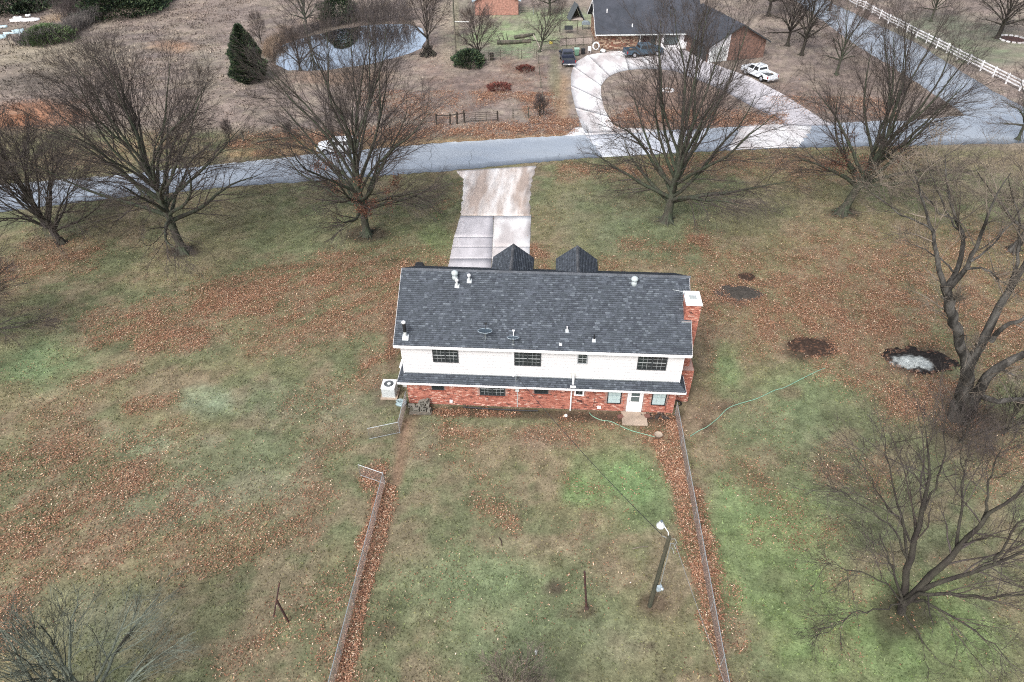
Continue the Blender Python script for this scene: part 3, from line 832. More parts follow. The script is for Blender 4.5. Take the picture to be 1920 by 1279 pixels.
# fascia, gutter, rakes
mb = MB(); mb.box(-SX, EV - .03, EZ - .22, SX, EV - .004, EZ - .01); mb.build('fascia', M_white, house)
MB().box(-SX + .02, EV, EZ - .2, SX - .02, .02, EZ - .185).build('soffit', M_white, house)
for sx in (-1, 1):
    mb = MB()
    x = sx * (SX + .012)
    for (ya, za, yb, zb) in ((EV, EZ, RY, RZ), (FY, EZ, RY, RZ)):
        mb.add([(x - .01, ya, za - .02), (x - .01, yb, zb - .02), (x - .01, yb, zb - .2), (x - .01, ya, za - .2), (x + .01, ya, za - .02), (x + .01, yb, zb - .02), (x + .01, yb, zb - .2), (x + .01, ya, za - .2)],
               [(0, 1, 2, 3), (7, 6, 5, 4), (0, 4, 5, 1), (2, 6, 7, 3), (0, 3, 7, 4), (1, 5, 6, 2)])
    mb.build('rake_board', M_white, house)

# pent roof between the storeys
SV, SZT, SZB = .5, 2.92, 2.45
ex = HW + .48
mb = MB()
slab_poly(mb, [(-ex, -SV, SZB), (ex, -SV, SZB), (HW, -.005, SZT), (-HW, -.005, SZT)], .05)
for sx in (-1, 1):
    slab_poly(mb, [(sx * ex, -SV, SZB), (sx * ex, 9.0, SZB), (sx * HW, 8.6, SZT), (sx * HW, -.005, SZT)], .05)
pent = mb.build('pent_roof', MATS['roof_deck'], house)
ps = math.hypot(SV, SZT - SZB)
shingle_slope((-ex, -SV, SZB + .004), (1, 0, 0), (0, SV / ps, (SZT - SZB) / ps), 2 * ex, ps, 'shingles', pent, x_in=lambda v: (v / ps * .48, 2 * ex - v / ps * .48))
for sx in (-1, 1):
    shingle_slope((sx * ex, -SV, SZB + .004), (0, 1, 0), (-sx * .48 / ps, 0, (SZT - SZB) / ps), 9.5, ps, 'shingles', pent, x_in=lambda v: (v / ps * SV, 9.5))
MB().box(-ex, -SV - .03, SZB - .16, ex, -SV - .004, SZB - .005).build('fascia', M_white, house)
for sx in (-1, 1):
    MB().box(min(sx * ex, sx * (ex + .026)), -SV, SZB - .16, max(sx * ex, sx * (ex + .026)), 9.0, SZB - .005).build('fascia', M_white, house)
MB().box(-ex + .01, -SV + .0, SZB - .15, ex - .01, .015, SZB - .135).build('soffit', M_white, house)
MB().box(-HW, -.02, SZT - .02, HW, -.004, SZT + .05).build('flashing', M_galv, house)

# front dormers beyond the ridge
for cx_ in (-2.27, 2.3):
    d = None
    mb = MB(); rz, ez, hw, y0, y1 = 8.02, 6.85, 1.5, 5.0, 8.5
    slab_poly(mb, [(cx_ - hw, y0, ez), (cx_ - hw, y1, ez), (cx_, y1, rz), (cx_, y0, rz)], .07)
    slab_poly(mb, [(cx_ + hw, y0, ez), (cx_ + hw, y1, ez), (cx_, y1, rz), (cx_, y0, rz)], .07)
    mb.box(cx_ - hw + .15, 5.2, 5.6, cx_ + hw - .15, y1 - .2, ez - .02)
    d = mb.build('dormer', MATS['roof_deck'], house)
    ds = math.hypot(hw, rz - ez)
    shingle_slope((cx_ - hw, y0, ez + .004), (0, 1, 0), (hw / ds, 0, (rz - ez) / ds), y1 - y0, ds, 'shingles', d)
    shingle_slope((cx_ + hw, y0, ez + .004), (0, 1, 0), (-hw / ds, 0, (rz - ez) / ds), y1 - y0, ds, 'shingles', d)
    mb = MB()
    for i in range(12):
        y = y0 + i * .29
        mb.add([(cx_ - .12, y, rz - .075), (cx_ - .12, y + .3, rz - .075), (cx_, y + .3, rz + .03), (cx_, y, rz + .03), (cx_ + .12, y, rz - .075), (cx_ + .12, y + .3, rz - .075)], [(0, 1, 2, 3), (3, 2, 5, 4)], srgb(84, 86, 90) * random.uniform(.7, 1.2))
    tag(mb.build('ridge_cap', M_shingle, d), kind='stuff')

# windows
def window(parent, x0, x1, z0, z1, y, fm, gm, cols=(3, 3), rows=2, gm2=None, mm=None, fw=.06, lower_alt=True, nm='window', blind=None):
    """a run of double-hung sashes; cols = panes per sash in each unit"""
    mm = mm or M_muntin
    wob = MB()
    wob.box(x0, y - .07, z0, x0 + fw, y - .0, z1); wob.box(x1 - fw, y - .07, z0, x1, y, z1)
    wob.box(x0 + fw, y - .07, z0, x1 - fw, y, z0 + fw); wob.box(x0 + fw, y - .07, z1 - fw, x1 - fw, y, z1)
    wd = wob.build(nm, fm, parent)
    n = len(cols); uw = (x1 - x0 - 2 * fw) / n
    for i, nc in enumerate(cols):
        a = x0 + fw + i * uw; b = a + uw
        if i > 0:
            MB().box(a - .045, y - .075, z0 + fw, a + .045, y - .001, z1 - fw).build('mullion', fm, wd)
        ia = a + (.045 if i else 0); ib = b - (.045 if i < n - 1 else 0)
        zm = (z0 + z1) / 2 if rows == 2 else z0
        for s in range(rows):
            za = (z0 + fw) if s == 0 else zm + .03
            zb = (zm - .03 if rows == 2 else z1 - fw) if s == 0 else z1 - fw
            yy = y - .035 if s == 0 else y - .05
            MB().box(ia, yy - .006, za, ib, yy, zb).build('pane', (gm2 or gm) if s == 0 else gm, wd)
            mt = MB()
            for k in range(1, nc):
                q = ia + (ib - ia) * k / nc
                mt.box(q - .008, yy - .014, za, q + .008, yy - .0065, zb)
            q = (za + zb) / 2
            mt.box(ia, yy - .016, q - .008, ib, yy - .0068, q + .008)
            mt.build('muntins', mm if s == 1 or rows == 1 else (M_muntin if mm is M_muntin else mm), wd)
        if rows == 2:
            MB().box(ia, y - .065, zm - .03, ib, y - .028, zm + .03).build('meeting_rail', mm, wd)
    return wd
window(house, -7.12, -5.43, 4.0, 5.2, -.004, M_dark, M_glass, (3, 3))
window(house, -1.74, 0.0, 3.95, 5.2, -.004, M_dark, M_glass, (3, 3))
window(house, 2.36, 3.02, 4.3, 5.2, -.004, mat('grey_frame', (.3, .32, .34), .5), M_glass, (2,))
window(house, 6.25, 8.13, 3.96, 5.2, -.004, M_dark, M_glass, (3, 3))
window(house, -7.42, -6.58, 1.42, 2.3, .03, M_dark, M_glass, (3,), 1, mm=M_dark)
window(house, -4.12, -2.4, 1.08, 2.3, .03, M_dark, M_glass, (3, 3))
window(house, -.4, .55, 1.42, 2.3, .03, M_dark, M_glass, (3,), 1, mm=M_dark)
window(house, 2.32, 2.97, 1.38, 2.3, .03, M_white, M_glass, (2,), 1, fw=.09)
window(house, 4.57, 5.51, .75, 2.3, .03, M_black, M_glassb, (3,), 2, mm=mat('blind_muntin', (.3, .38, .4), .5))
window(house, 7.56, 8.52, .74, 2.3, .03, M_black, M_glassb, (3,), 2, mm=MATS['blind_muntin'])
# sill bricks
for (a, b, z) in ((-7.5, -6.5, 1.40), (-4.2, -2.3, 1.06), (-.5, .65, 1.40)):
    mb = MB(); x = a
    while x < b - .05:
        mb.box(x, -.05, z - .1, x + .062, .03, z - .005, srgb(150, 88, 74) * random.uniform(.8, 1.15)); x += .072
    tag(mb.build('sill_bricks', M_brickv, house), kind='stuff')
# storm door
mb = MB(); mb.box(5.93, -.05, .06, 6.04, .03, 2.3); mb.box(6.86, -.05, .06, 6.97, .03, 2.3); mb.box(5.93, -.06, .03, 6.97, .03, .1)
mb.build('door_frame', M_white, house)
mb = MB(); mb.box(6.05, -.03, .11, 6.85, .02, 2.28)
door = mb.build('door', M_white, house)
MB().box(6.17, -.036, 1.02, 6.73, -.031, 2.1).build('door_glass', M_glassg, door)
MB().box(6.16, -.05, 1.48, 6.74, -.0365, 1.53).build('door_rail', M_white, door)
MB().box(6.15, -.034, .2, 6.75, -.0305, .9).build('kick_panel', mat('kick_panel', (.66, .72, .78), .35, .06), door)
MB().tube([(6.1, -.06, 1.0), (6.1, -.085, 1.05), (6.1, -.085, 1.2), (6.1, -.06, 1.25)], .014, 6).build('door_handle', M_black, door)

# exhaust duct, conduit, meter box, small wall fittings
mb = MB()
mb.box(2.02, -.02, 3.0, 2.34, -.004, 3.4); wall_duct = mb.build('duct_plate', mat('plate', (.5, .5, .48), .5), house)
MB().tube([(2.18, -.02, 3.22), (2.18, -.16, 3.2), (2.18, -.26, 3.1), (2.18, -.3, 2.7)], .075, 10).build('duct_pipe', M_white, house)
MB().box(2.0, -.47, 2.50, 2.36, -.2, 2.60).build('duct_flashing', M_white, house)
MB().tube([(2.12, -.1, 2.3), (2.12, -.1, .02)], .05, 8).build('drain_pipe', M_white, house)
MB().tube([(-1.55, -.04, 2.3), (-1.55, -.04, .1)], .025, 6).build('conduit', M_steelp, house)
MB().box(-1.68, -.13, 1.62, -1.42, -.03, 1.98).build('meter_box', M_steelp, house, bevel=.01)
MB().tube([(-1.62, -.25, 2.66), (-1.62, -.25, 3.25), (-1.6, -.3, 3.33), (-1.56, -.36, 3.28)], .03, 7).build('service_mast', M_galv, house)
MB().box(-6.25, -.1, .32, -6.05, .0, .5).build('dryer_vent', M_white, house)
MB().box(3.95, -.1, .26, 4.2, .0, .46).build('outlet_box', M_white, house)
MB().box(2.55, -.03, .82, 2.9, .0, .92).build('foundation_vent', M_black, house)
MB().tube([(3.72, -.04, 2.2), (3.72, -.04, .9), (3.66, -.05, .3)], .012, 5).build('wall_cable', M_cable, house)
MB().tube([(8.7, -.04, 2.2), (8.62, -.04, 1.2), (8.55, -.04, .75), (8.6, -.05, .3)], .012, 5).build('wall_cable', M_cable, house)

# chimney on the right gable
M_mort2 = M_mortar
mb = MB(); mb.box(9.12, 1.68, 0, 10.02, 3.05, 8.0); mb.box(9.2, 1.2, 0, 10.3, 3.6, 2.9)
chim = mb.build('chimney', M_mortar, house)
mb = MB()
brick_field(mb, 9.1, 10.04, 5.9, 8.0, 1.67, 'x', -1)
brick_field(mb, 9.58, 10.04, 2.9, 5.9, 1.67, 'x', -1)
brick_field(mb, 1.66, 3.06, 6.6, 8.0, 9.11, 'y', -1)
brick_field(mb, 1.66, 3.06, 2.9, 8.0, 10.03, 'y', 1)
brick_field(mb, 9.2, 10.3, .03, 2.9, 1.19, 'x', -1)
brick_field(mb, 1.2, 3.6, .03, 2.9, 10.31, 'y', 1)
tag(mb.build('bricks', M_brickv, chim), kind='stuff')
mb = MB(); mb.box(9.06, 1.62, 8.0, 10.08, 3.12, 8.1); mb.build('chimney_cap', M_white, chim)
mb = MB(); mb.box(9.35, 2.2, 8.1, 9.8, 2.6, 8.13); mb.box(9.4, 2.25, 8.13, 9.75, 2.55, 8.16); mb.build('flue', mat('flue_grey', (.35, .38, .38), .6), chim)
MB().box(8.95, 1.5, 6.72, 9.62, 1.68, 6.80).build('chimney_flashing', M_galv, house)

# roof penetrations
def on_roof(x, y): return EZ + (y - EV) * (RZ - EZ) / (RY - EV)
def turbine(x, y):
    z = on_roof(x, y)
    mb = MB(); mb.lathe([(.19, -.15), (.19, .12), (.15, .16), (.15, .2)], (x, y, z), 12)
    mb.lathe([(.13, .2), (.2, .26), (.24, .36), (.21, .47), (.12, .54), (.03, .56)], (x, y, z), 16)
    mb.build('roof_vent', mat('vent_grey', (.42, .47, .48), .5, .1, 5), house, smooth=True)
turbine(-5.9, 3.80); turbine(5.95, 3.75)
def flue(x, y, h, r, m, capm, name='vent_pipe'):
    z = on_roof(x, y)
    mb = MB(); mb.tube([(x, y, z - .05), (x, y, z + h)], r, 10)
    p = mb.build(name, m, house)
    s_ = math.atan2(RZ - EZ, RY - EV)
    MB().obox((x, y - .02, z + .02), r * 3 + .1, r * 3 + .12, .02, rx=s_).build('pipe_flashing', M_galv, p)
    if capm:
        MB().lathe([(r * 1.7, h - .02), (r * 1.8, h + .05), (r * 1.2, h + .13), (.01, h + .16)], (x, y, z), 12).build('pipe_cap', capm, p, smooth=True)
    else:
        MB().lathe([(r * 2.2, 0), (r * 1.3, .14)], (x, y, z), 10).build('pipe_boot', M_white, p)
    return p
flue(-5.72, 3.3, .42, .07, M_steelp, M_white); flue(-4.93, 3.62, .42, .07, M_steelp, M_white)
p = flue(-8.8, .12, .55, .1, M_steelp, None)
z = on_roof(-8.8, .12)
MB().tube([(-8.8, .12, z + .5), (-8.8, .12, z + 1.2)], .11, 12).build('flue_pipe', M_black, p)
MB().lathe([(.13, 1.18), (.14, 1.26), (.1, 1.33), (.01, 1.36)], (-8.8, .12, z), 12).build('pipe_cap', M_white, p, smooth=True)
flue(1.62, .8, .38, .035, M_white, None); flue(1.23, .02, .16, .03, M_dark, None); flue(3.35, .3, .5, .045, M_black, None)

# ---------------- things fixed on or near the house
def dish(loc, label, tripod, rz, tilt, arm_white):
    t = thing('satellite_dish', label, 'satellite dish', loc, rz, 'satellite dishes on the roof')
    hgt = .75 if tripod else .5
    mb = MB(); n = 18; rings = [(0, 0), (.16, .02), (.3, .06), (.38, .1)]
    for r_, z in rings[1:]:
        pass
    sc_ = 1.25 if tripod else 1.0
    prof = [(a_ * sc_, b_ * sc_) for a_, b_ in [(.004, .0), (.16, .015), (.3, .055), (.36, .085), (.365, .075), (.3, .04), (.16, .0), (.004, -.015)]]
    mb.lathe(prof, (0, 0, 0), 20)
    m3 = Matrix.Rotation(tilt, 3, 'X')
    mb.v = [tuple(m3 @ Vector((a[0], a[1] * .82, a[2])) + Vector((0, 0, hgt))) for a in mb.v]
    mb.build('reflector', mat('dish_grey', (.05, .07, .09), .3, .1, 4, spec=.5), t, smooth=True)
    MB().tube([tuple(m3 @ Vector((.363 * sc_ * cos(k_ * pi / 12), .363 * sc_ * .82 * sin(k_ * pi / 12), .083 * sc_)) + Vector((0, 0, hgt))) for k_ in range(25)], .014, 5, cap=False).build('rim', mat('dish_rim', (.42, .5, .56), .4), t)
    am = M_white if arm_white else M_cable
    e = m3 @ Vector((0, -.3, .0)); e2 = m3 @ Vector((0, -.42, .42))
    MB().tube([e + Vector((0, 0, hgt - .02)), e2 + Vector((0, 0, hgt))], .018, 6).build('feed_arm', am, t)
    MB().obox(e2 + Vector((0, 0, hgt)), .16, .07, .08).build('receiver', am, t)
    mb = MB(); s_ = math.atan2(RZ - EZ, RY - EV)
    if tripod:
        mb.tube([(0, 0, .1), (0, 0, hgt)], .022, 7)
        mb.tube([(0, 0, .42), (-.36, -.22, -.12)], .014, 5); mb.tube([(0, 0, .42), (.36, -.22, -.12)], .014, 5); mb.tube([(0, 0, .3), (0, .3, .2)], .014, 5)
    else:
        mb.tube([(0, 0, 0), (0, 0, hgt)], .024, 7)
        mb.obox((0, 0, .015), .18, .2, .02, rx=s_)
    mb.build('mount', M_galv, t)
    return t
dish((-3.6, .05, on_roof(-3.6, .05)), 'dark satellite dish on a tripod near the roof eave', True, R(180), R(14), False)
dish((-1.81, -.1, on_roof(-1.81, -.1)), 'smaller satellite dish on a short post with white feed arm', False, R(180), R(20), True)
# TV aerial strapped to the chimney
t = thing('tv_antenna', 'thin metal television antenna strapped beside the brick chimney', 'antenna', (9.03, 2.5, 7.2))
MB().tube([(0, 0, -.25), (0, 0, 1.3)], .018, 6).build('mast', M_galv, t)
MB().tube([(-.75, .2, 1.25), (.25, -.1, 1.25)], .014, 5).build('boom', M_galv, t)
for k in range(6):
    x = -.7 + k * .16; l = .2 + .05 * k
    MB().tube([(x + .05, -.0 - l + .1, 1.255), (x - .02, l + .1, 1.255)], .008, 4).build('element', M_galv, t)
t = thing('air_conditioner', 'pale grey outdoor air conditioner unit beside the left house corner', 'air conditioner', (-10.65, .85, 0))
mb = MB(); mb.box(-.6, -.6, 0, .6, .6, .1); mb.build('pad', M_concd, t)
mb = MB(); mb.box(-.47, -.47, .1, .47, .47, .95); mb.build('cabinet', M_steelp, t, bevel=.03)
for i in range(9):
    pass
mb = MB(); 
for i in range(14):
    mb.box(-.44 + i * .065, -.482, .2, -.415 + i * .065, -.471, .86)
mb.build('louvres', mat('louvre_grey', (.42, .45, .46), .5), t)
MB().box(-.49, -.49, .95, .49, .49, 1.0).build('top_cover', M_white, t, bevel=.03)
MB().lathe([(.33, 1.002), (.33, 1.012)], (0, 0, 0), 22).build('fan_opening', M_dark, t)
mb = MB()
for rr in (.33, .26, .19, .12):
    mb.tube([(rr * cos(a * pi / 10), rr * sin(a * pi / 10), 1.03) for a in range(21)], .008, 4, cap=False)
mb.build('fan_guard', M_galv, t)
MB().lathe([(.13, 1.03), (.12, 1.05), (.01, 1.06)], (.02, 0, 0), 14).build('fan_hub', M_steelp, t)
t = thing('utility_cabinet', 'tall pale metal cabinet against the left side of the house', 'cabinet', (-9.68, 2.0, 0))
MB().box(-.22, -.4, .0, .22, .4, 1.9).build('cabinet', M_steelp, t, bevel=.02)
MB().box(-.26, -.44, 1.9, .26, .44, 1.95).build('lid', M_white, t)
# hose heap by the corner
mb = MB(); pts = []
for i in range(70):
    a = i * .55; pts.append((-9.65 + .34 * cos(a) + .05 * sin(i), -.25 + .2 * sin(a), .06 + .006 * i + .03 * sin(i * 1.7)))
mb.tube(pts, .025, 5)
tag(mb.build('coiled_hose', mat('blue_hose', (.33, .43, .46), .5)), 'pale blue garden hose coiled in a heap by the house corner', 'hose')

# pile of concrete blocks on a board
B0 = G(789, 772)
o = MB().obox((B0[0], B0[1], .04), 1.55, .65, .06, .02).build('wooden_board', M_wood); tag(o, 'weathered board on the ground under the pile of blocks', 'board')
blk = [(-.75, .35, .0, .1), (-.55, .05, .0, .5), (-.28, -.02, .0, -.1), (-.02, .1, .0, .12), (.22, -.05, .0, -.15), (.5, -.08, .0, .08), (.3, .3, .0, .3), (-.3, .32, .0, -.4), (0, .4, .0, .1),
       (-.2, .2, .24, .2), (.12, .28, .24, -.3), (.4, .18, .24, .15), (.05, .36, .44, .5), (.32, .34, .42, -.2)]
blks = []
def block_mesh():
    mb = MB()
    mb.box(-.2, -.1, 0, .2, -.065, .2); mb.box(-.2, .065, 0, .2, .1, .2)
    for a in (-.2, -.018, .165): mb.box(a, -.065, 0, a + .035, .065, .2)
    return mb
for i, (dx, dy, dz, rz) in enumerate(blk):
    if i == 0:
        o = block_mesh().build('concrete_block', M_stone); b0 = o
    else:
        o = b0.copy(); C.objects.link(o)
    o.location = (B0[0] + dx * 1.0, B0[1] + .12 + dy, .07 + dz + .12)
    o.rotation_euler = (R(90) if i % 3 != 1 else R(70), random.uniform(-.25, .25), R(80) * (i % 2) + rz)
    tag(o, 'weathered grey concrete block heaped on a board against the brick wall', 'concrete block', 'heap of concrete blocks by the wall')

# doorstep
o = MB().box(-.85, -.62, 0, .85, .62, .12).build('doorstep', M_concd, bevel=.015); o.location = (6.47, -.70, 0)
tag(o, 'tan concrete step slab in front of the white back door', 'doorstep')
# black drain pipe along the wall
mb = MB(); mb.tube([(-5.3, -.22, .06), (-3.5, -.3, .06), (-1.4, -.34, .06), (-.1, -.3, .06)], .06, 7)
tag(mb.build('drain_hose', M_black), 'black corrugated drain pipe lying along the brick wall', 'pipe')
def hose(name, px, label, m, r=.022, z=.05):
    P_ = [G(a, b, z) for a, b in px]
    pts = [Vector(p) for p in P_]; out_ = []
    for i in range(len(pts) - 1):
        p0, p1, p2, p3 = pts[max(i - 1, 0)], pts[i], pts[i + 1], pts[min(i + 2, len(pts) - 1)]
        for k in range(6):
            t_ = k / 6
            out_.append(.5 * ((2 * p1) + (p2 - p0) * t_ + (2 * p0 - 5 * p1 + 4 * p2 - p3) * t_ ** 2 + (3 * p1 - p0 - 3 * p2 + p3) * t_ ** 3))
    out_.append(pts[-1])
    mb = MB(); mb.tube(out_, r, 5)
    return tag(mb.build(name, m), label, 'hose')
hose('garden_hose', [(1105, 774), (1112, 781), (1128, 788), (1144, 790), (1160, 797), (1180, 806), (1200, 812), (1216, 816), (1230, 820)], 'pale green garden hose curving past the doorstep', M_hose)
hose('garden_hose', [(1294, 818), (1310, 808), (1326, 800), (1345, 785), (1362, 768), (1380, 759), (1420, 747), (1452, 732), (1470, 727), (1500, 712), (1530, 697), (1548, 690)], 'long pale green hose trailing from the right fence toward the ash pit', M_hose)
mb = MB(); P_ = G(1268, 757, .06)
for rr in (.32, .36): mb.tube([(P_[0] + rr * cos(a * pi / 9), P_[1] + .8 * rr * sin(a * pi / 9), .07 + (rr - .3) * .6) for a in range(19)], .025, 5)
tag(mb.build('coiled_hose', M_black), 'black hose coil lying at the right corner of the brick wall', 'hose')
# small bits near the wall
o = MB().lathe([(.02, 0), (.1, .03), (.12, .1), (.08, .18), (.01, .2)], tuple(G(1061, 781)), 10).build('ball', M_white, smooth=True); tag(o, 'small white ball on the ground below the drain pipe', 'ball')
P_ = G(1234, 818, .1)
o = MB().lathe([(.2, -.1), (.26, .18), (.28, .19), (.24, .14), (.02, .12)], tuple(P_), 14).build('planter', M_concd, smooth=True); tag(o, 'round mossy planter tub beside the right fence gate', 'planter')
mb = MB(); P_ = G(1228, 780)
for i in range(26):
    a = random.uniform(-.9, .9); b = random.uniform(-.25, .25); s = random.uniform(.05, .12)
    mb.obox((P_[0] + a, P_[1] + b, s * .4), s * 2, s * 1.5, s, random.random() * 3, random.random(), random.random())
tag(mb.build('rubble', mat('dark_rubble', (.05, .042, .038), .95, .5, 9)), 'dark rubble edging the bed between doorstep and fence', 'rubble', kind='stuff')
for (px, lab) in (((1163, 783), 'flat dark red stone left of the doorstep'), ((1213, 782), 'dark stone right of the doorstep')):
    P_ = G(*px)
    o = MB().obox((P_[0], P_[1], .08), .38, .3, .16, .4, .1, .1).build('stone', mat('red_stone', (.16, .08, .065), .9, .3)); tag(o, lab, 'stone')
# black covered grill beyond the ridge
P_ = G(786, 500, .8)
t = thing('covered_grill', 'black covered barbecue showing beyond the left end of the roof ridge', 'grill', (P_[0], P_[1], 0))
mb = MB(); mb.prism_y([(-.5, 0), (.5, 0), (.45, .8), (.3, 1.1), (-.3, 1.1), (-.45, .8)], -.3, .3); mb.build('cover', M_black, t, bevel=.05)
mb = MB(); mb.tube([(-.35, -.34, .8), (.35, -.34, .8)], .02, 5); mb.build('handle', M_dark, t)

# ------------------------------------------------------------------ yard furniture
# light pole
PB = G(1218, 1136)
top = V(1255, 1006, PB[1] + .25)
pole = thing('utility_pole', 'leaning wooden utility pole with a yard light and meter box', 'utility pole', PB)
tv = Vector(top - PB)
MB().tube([(0, 0, -.2), tv * .5, tv], [.125, .11, .095], 10).build('pole', mat('pole_wood', (.075, .07, .05), .95, .45, 4, .5, 20, stretch=(1, 1, .2), col2=(.04, .045, .032)), pole)
la = Vector(V(1239, 984, PB[1] + .9) - PB)
mb = MB(); mb.tube([tv * .97, tv * 1.0 + Vector((-.05, .15, .12)), tv + (la - tv) * .6 + Vector((0, 0, .2)), la + Vector((.1, -.05, .1))], .025, 6); mb.build('light_arm', M_steelp, pole)
mb = MB(); mb.lathe([(.21, -.12), (.2, -.02), (.12, .06), (.1, .2), (.04, .24)], tuple(la), 16); lamp = mb.build('yard_light', M_steelp, pole, smooth=True)
MB().lathe([(.06, .24), (.06, .32), (.01, .34)], tuple(la), 10).build('photocell', mat('photocell', (.1, .13, .16), .3), lamp)
mp_ = Vector(V(1236, 1103, PB[1] - .12) - PB)
MB().obox(mp_, .24, .14, .42, .3).build('meter_box', mat('box_blue_grey', (.33, .4, .45), .5), pole, bevel=.015)
MB().lathe([(.09, 0), (.09, .1), (.02, .14)], tuple(mp_ + Vector((.12, -.1, .05))), 10).build('meter', M_galv, pole)
MB().tube([mp_ + Vector((.02, .02, .2)), tv * .93 + Vector((.14, -.06, 0))], .02, 5).build('conduit', M_galv, pole)
mb = MB()
for k in range(3):
    p0 = tv * (.98 - .06 * k) + Vector((.1, -.05, 0)); mb.tube([p0, p0 + Vector((.2, .05, -.05)), p0 + Vector((.3, -.1, -.2 - .05 * k))], .014, 4)
p0 = tv * .96; mb.tube([p0, p0 + Vector((-.2, .1, .08)), p0 + Vector((-.32, .2, -.02))], .014, 4)
mb.build('wire_brackets', M_galv, pole)
def sag(a, b, s, n=24):
    a, b = Vector(a), Vector(b)
    return [a.lerp(b, i / n) - Vector((0, 0, s * 4 * (i / n) * (1 - i / n))) for i in range(n + 1)]
mb = MB(); mb.tube(sag(Vector(PB) + tv * .97 + Vector((-.3, .2, 0)), (-1.56, -.38, 3.28), .35), .017, 5)
tag(mb.build('service_cable', M_cable), 'thin black service cable running from the pole to the house', 'cable')
mb = MB(); e = Vector(V(1330, 1279, PB[1] - 9)); mb.tube(sag(Vector(PB) + tv * .95 + Vector((.3, -.1, 0)), (PB[0] + 3.5, PB[1] - 14, 5.2), .3), .014, 5)
tag(mb.build('supply_cable', mat('cable_grey', (.2, .2, .2), .6)), 'grey supply cable leading from the pole out of view', 'cable')
# clothes-line posts
P_ = G(1100, 1140); tp = V(1096, 1072, P_[1])
t = thing('clothesline_post', 'short rusty pipe post standing in the back lawn by the pole', 'post', P_)
MB().tube([(0, 0, -.1), Vector(tp - P_)], .055, 8).build('post', M_rust, t)
MB().lathe([(.13, 0), (.11, .07), (.06, .12)], (0, 0, 0), 10).build('footing', mat('rust_base', (.06, .04, .035), .95), t)
P_ = G(541, 1166); e1 = V(519, 1126, P_[1] + .0)
t = thing('clothesline_post', 'bent rusty clothesline post leaning over left of the left fence', 'post', P_)
MB().tube([(0, 0, -.1), Vector(e1 - P_)], .055, 8).build('post', M_rust, t)
q0, q1 = V(524, 1093, e1[1] + .35), V(513, 1157, e1[1] - .35)
MB().tube([Vector(q0 - P_), Vector(q1 - P_)], .04, 7).build('crossbar', M_rust, t)
# sticks, small ground things
def stick(a, b, r, m, label, z=.04):
    A, Bq = G(*a, z), G(*b, z)
    mid = (A + Bq) / 2 + np.array([.03, .05, .01])
    o = MB().tube([A, mid, Bq], [r, r * .9, r * .6], 5).build('stick', m); tag(o, label, 'stick')
stick((1186, 1029), (1215, 1025), .025, M_twigt, 'pale broken stick lying left of the utility pole')
stick((936, 1008), (941, 1024), .03, M_rust, 'short reddish stick lying mid lawn')
P_ = G(1005, 1225, .05)
mb = MB(); mb.lathe([(.06, -.05), (.07, .25), (.04, .3)], tuple(P_), 8); tag(mb.build('pipe_stub', M_steelp), 'small white pipe stub rising from the lawn at bottom centre', 'pipe')

# chain link fences
def mesh_panel(a, b, h, parent, m, pitch=.12, r=.0046):
    """diamond wires as slim bars"""
    A, Bv = Vector(a), Vector(b); L = (Bv - A).length; d = (Bv - A).normalized(); n_ = Vector((-d.y, d.x, 0))
    V_ = []; F_ = []
    x = -h
    while x < L:
        for sgn in (1, -1):
            x0, z0, x1, z1 = (x, .04, x + h, h) if sgn > 0 else (x, h, x + h, .04)
            if x0 < 0:
                f = -x0 / (x1 - x0); z0 += (z1 - z0) * f; x0 = 0
            if x1 > L:
                f = (L - x0) / (x1 - x0); z1 = z0 + (z1 - z0) * f; x1 = L
            if x1 - x0 < .01: continue
            p, q_ = A + d * x0 + Vector((0, 0, z0)), A + d * x1 + Vector((0, 0, z1))
            w_ = Vector((0, 0, 1)) * r
            k = len(V_)
            V_ += [p - w_ - n_ * r, p + w_ - n_ * r, p + n_ * r * 1.2, q_ - w_ - n_ * r, q_ + w_ - n_ * r, q_ + n_ * r * 1.2]
            F_ += [(k, k + 3, k + 4, k + 1), (k + 1, k + 4, k + 5, k + 2), (k + 2, k + 5, k + 3, k)]
        x += pitch
    o = np_mesh('wire_mesh', np.array([tuple(v) for v in V_]), np.array(F_), m=m, parent=parent)
    return tag(o, kind='stuff')
M_wire = mat('fence_wire', (.25, .20, .18), .6, .2, 4)
def fence(name, label, pts, post_at, h=1.1, cat='fence'):
    t = thing(name, label, cat)
    for a, b in zip(pts[:-1], pts[1:]):
        mesh_panel((*a, 0), (*b, 0), h, t, M_wire)
        MB().tube([(*a, h), (*b, h)], .021, 6).build('top_rail', M_galv, t)
    for p in post_at:
        MB().tube([(p[0], p[1], -.1), (p[0], p[1], h + .06)], .026, 7).build('post', M_galv, t)
    return t
def lin(a, b, n): return [(a[0] + (b[0] - a[0]) * i / (n - 1), a[1] + (b[1] - a[1]) * i / (n - 1)) for i in range(n)]
a, b = G(722, 908)[:2], (-9.35, -26.0)
fence('chain_link_fence', 'chain link fence along the left edge of the back yard', [a, b], lin(a, b, 8))
a, b = (9.3, -.1), (9.45, -26.0)
fence('chain_link_fence', 'chain link fence along the right edge of the back yard', [a, b], lin(a, b, 10))
p0, p1, p2 = (-9.3, -.05), G(750, 812)[:2], G(693, 824)[:2]
fence('chain_link_gate', 'folded chain link gate panels at the left house corner', [p0, p1], [p0, p1], 1.1, 'gate')
t = thing('chain_link_gate', 'short chain link gate leaf swung open below the air conditioner', 'gate')
for A_, B_ in ((p1, p2),):
    mesh_panel((*A_, 0), (*B_, 0), 1.05, t, M_wire)
    MB().tube([(*A_, 1.05), (*B_, 1.05), (*B_, .06), (*A_, .06), (*A_, 1.05)], .02, 6).build('gate_frame', M_galv, t)
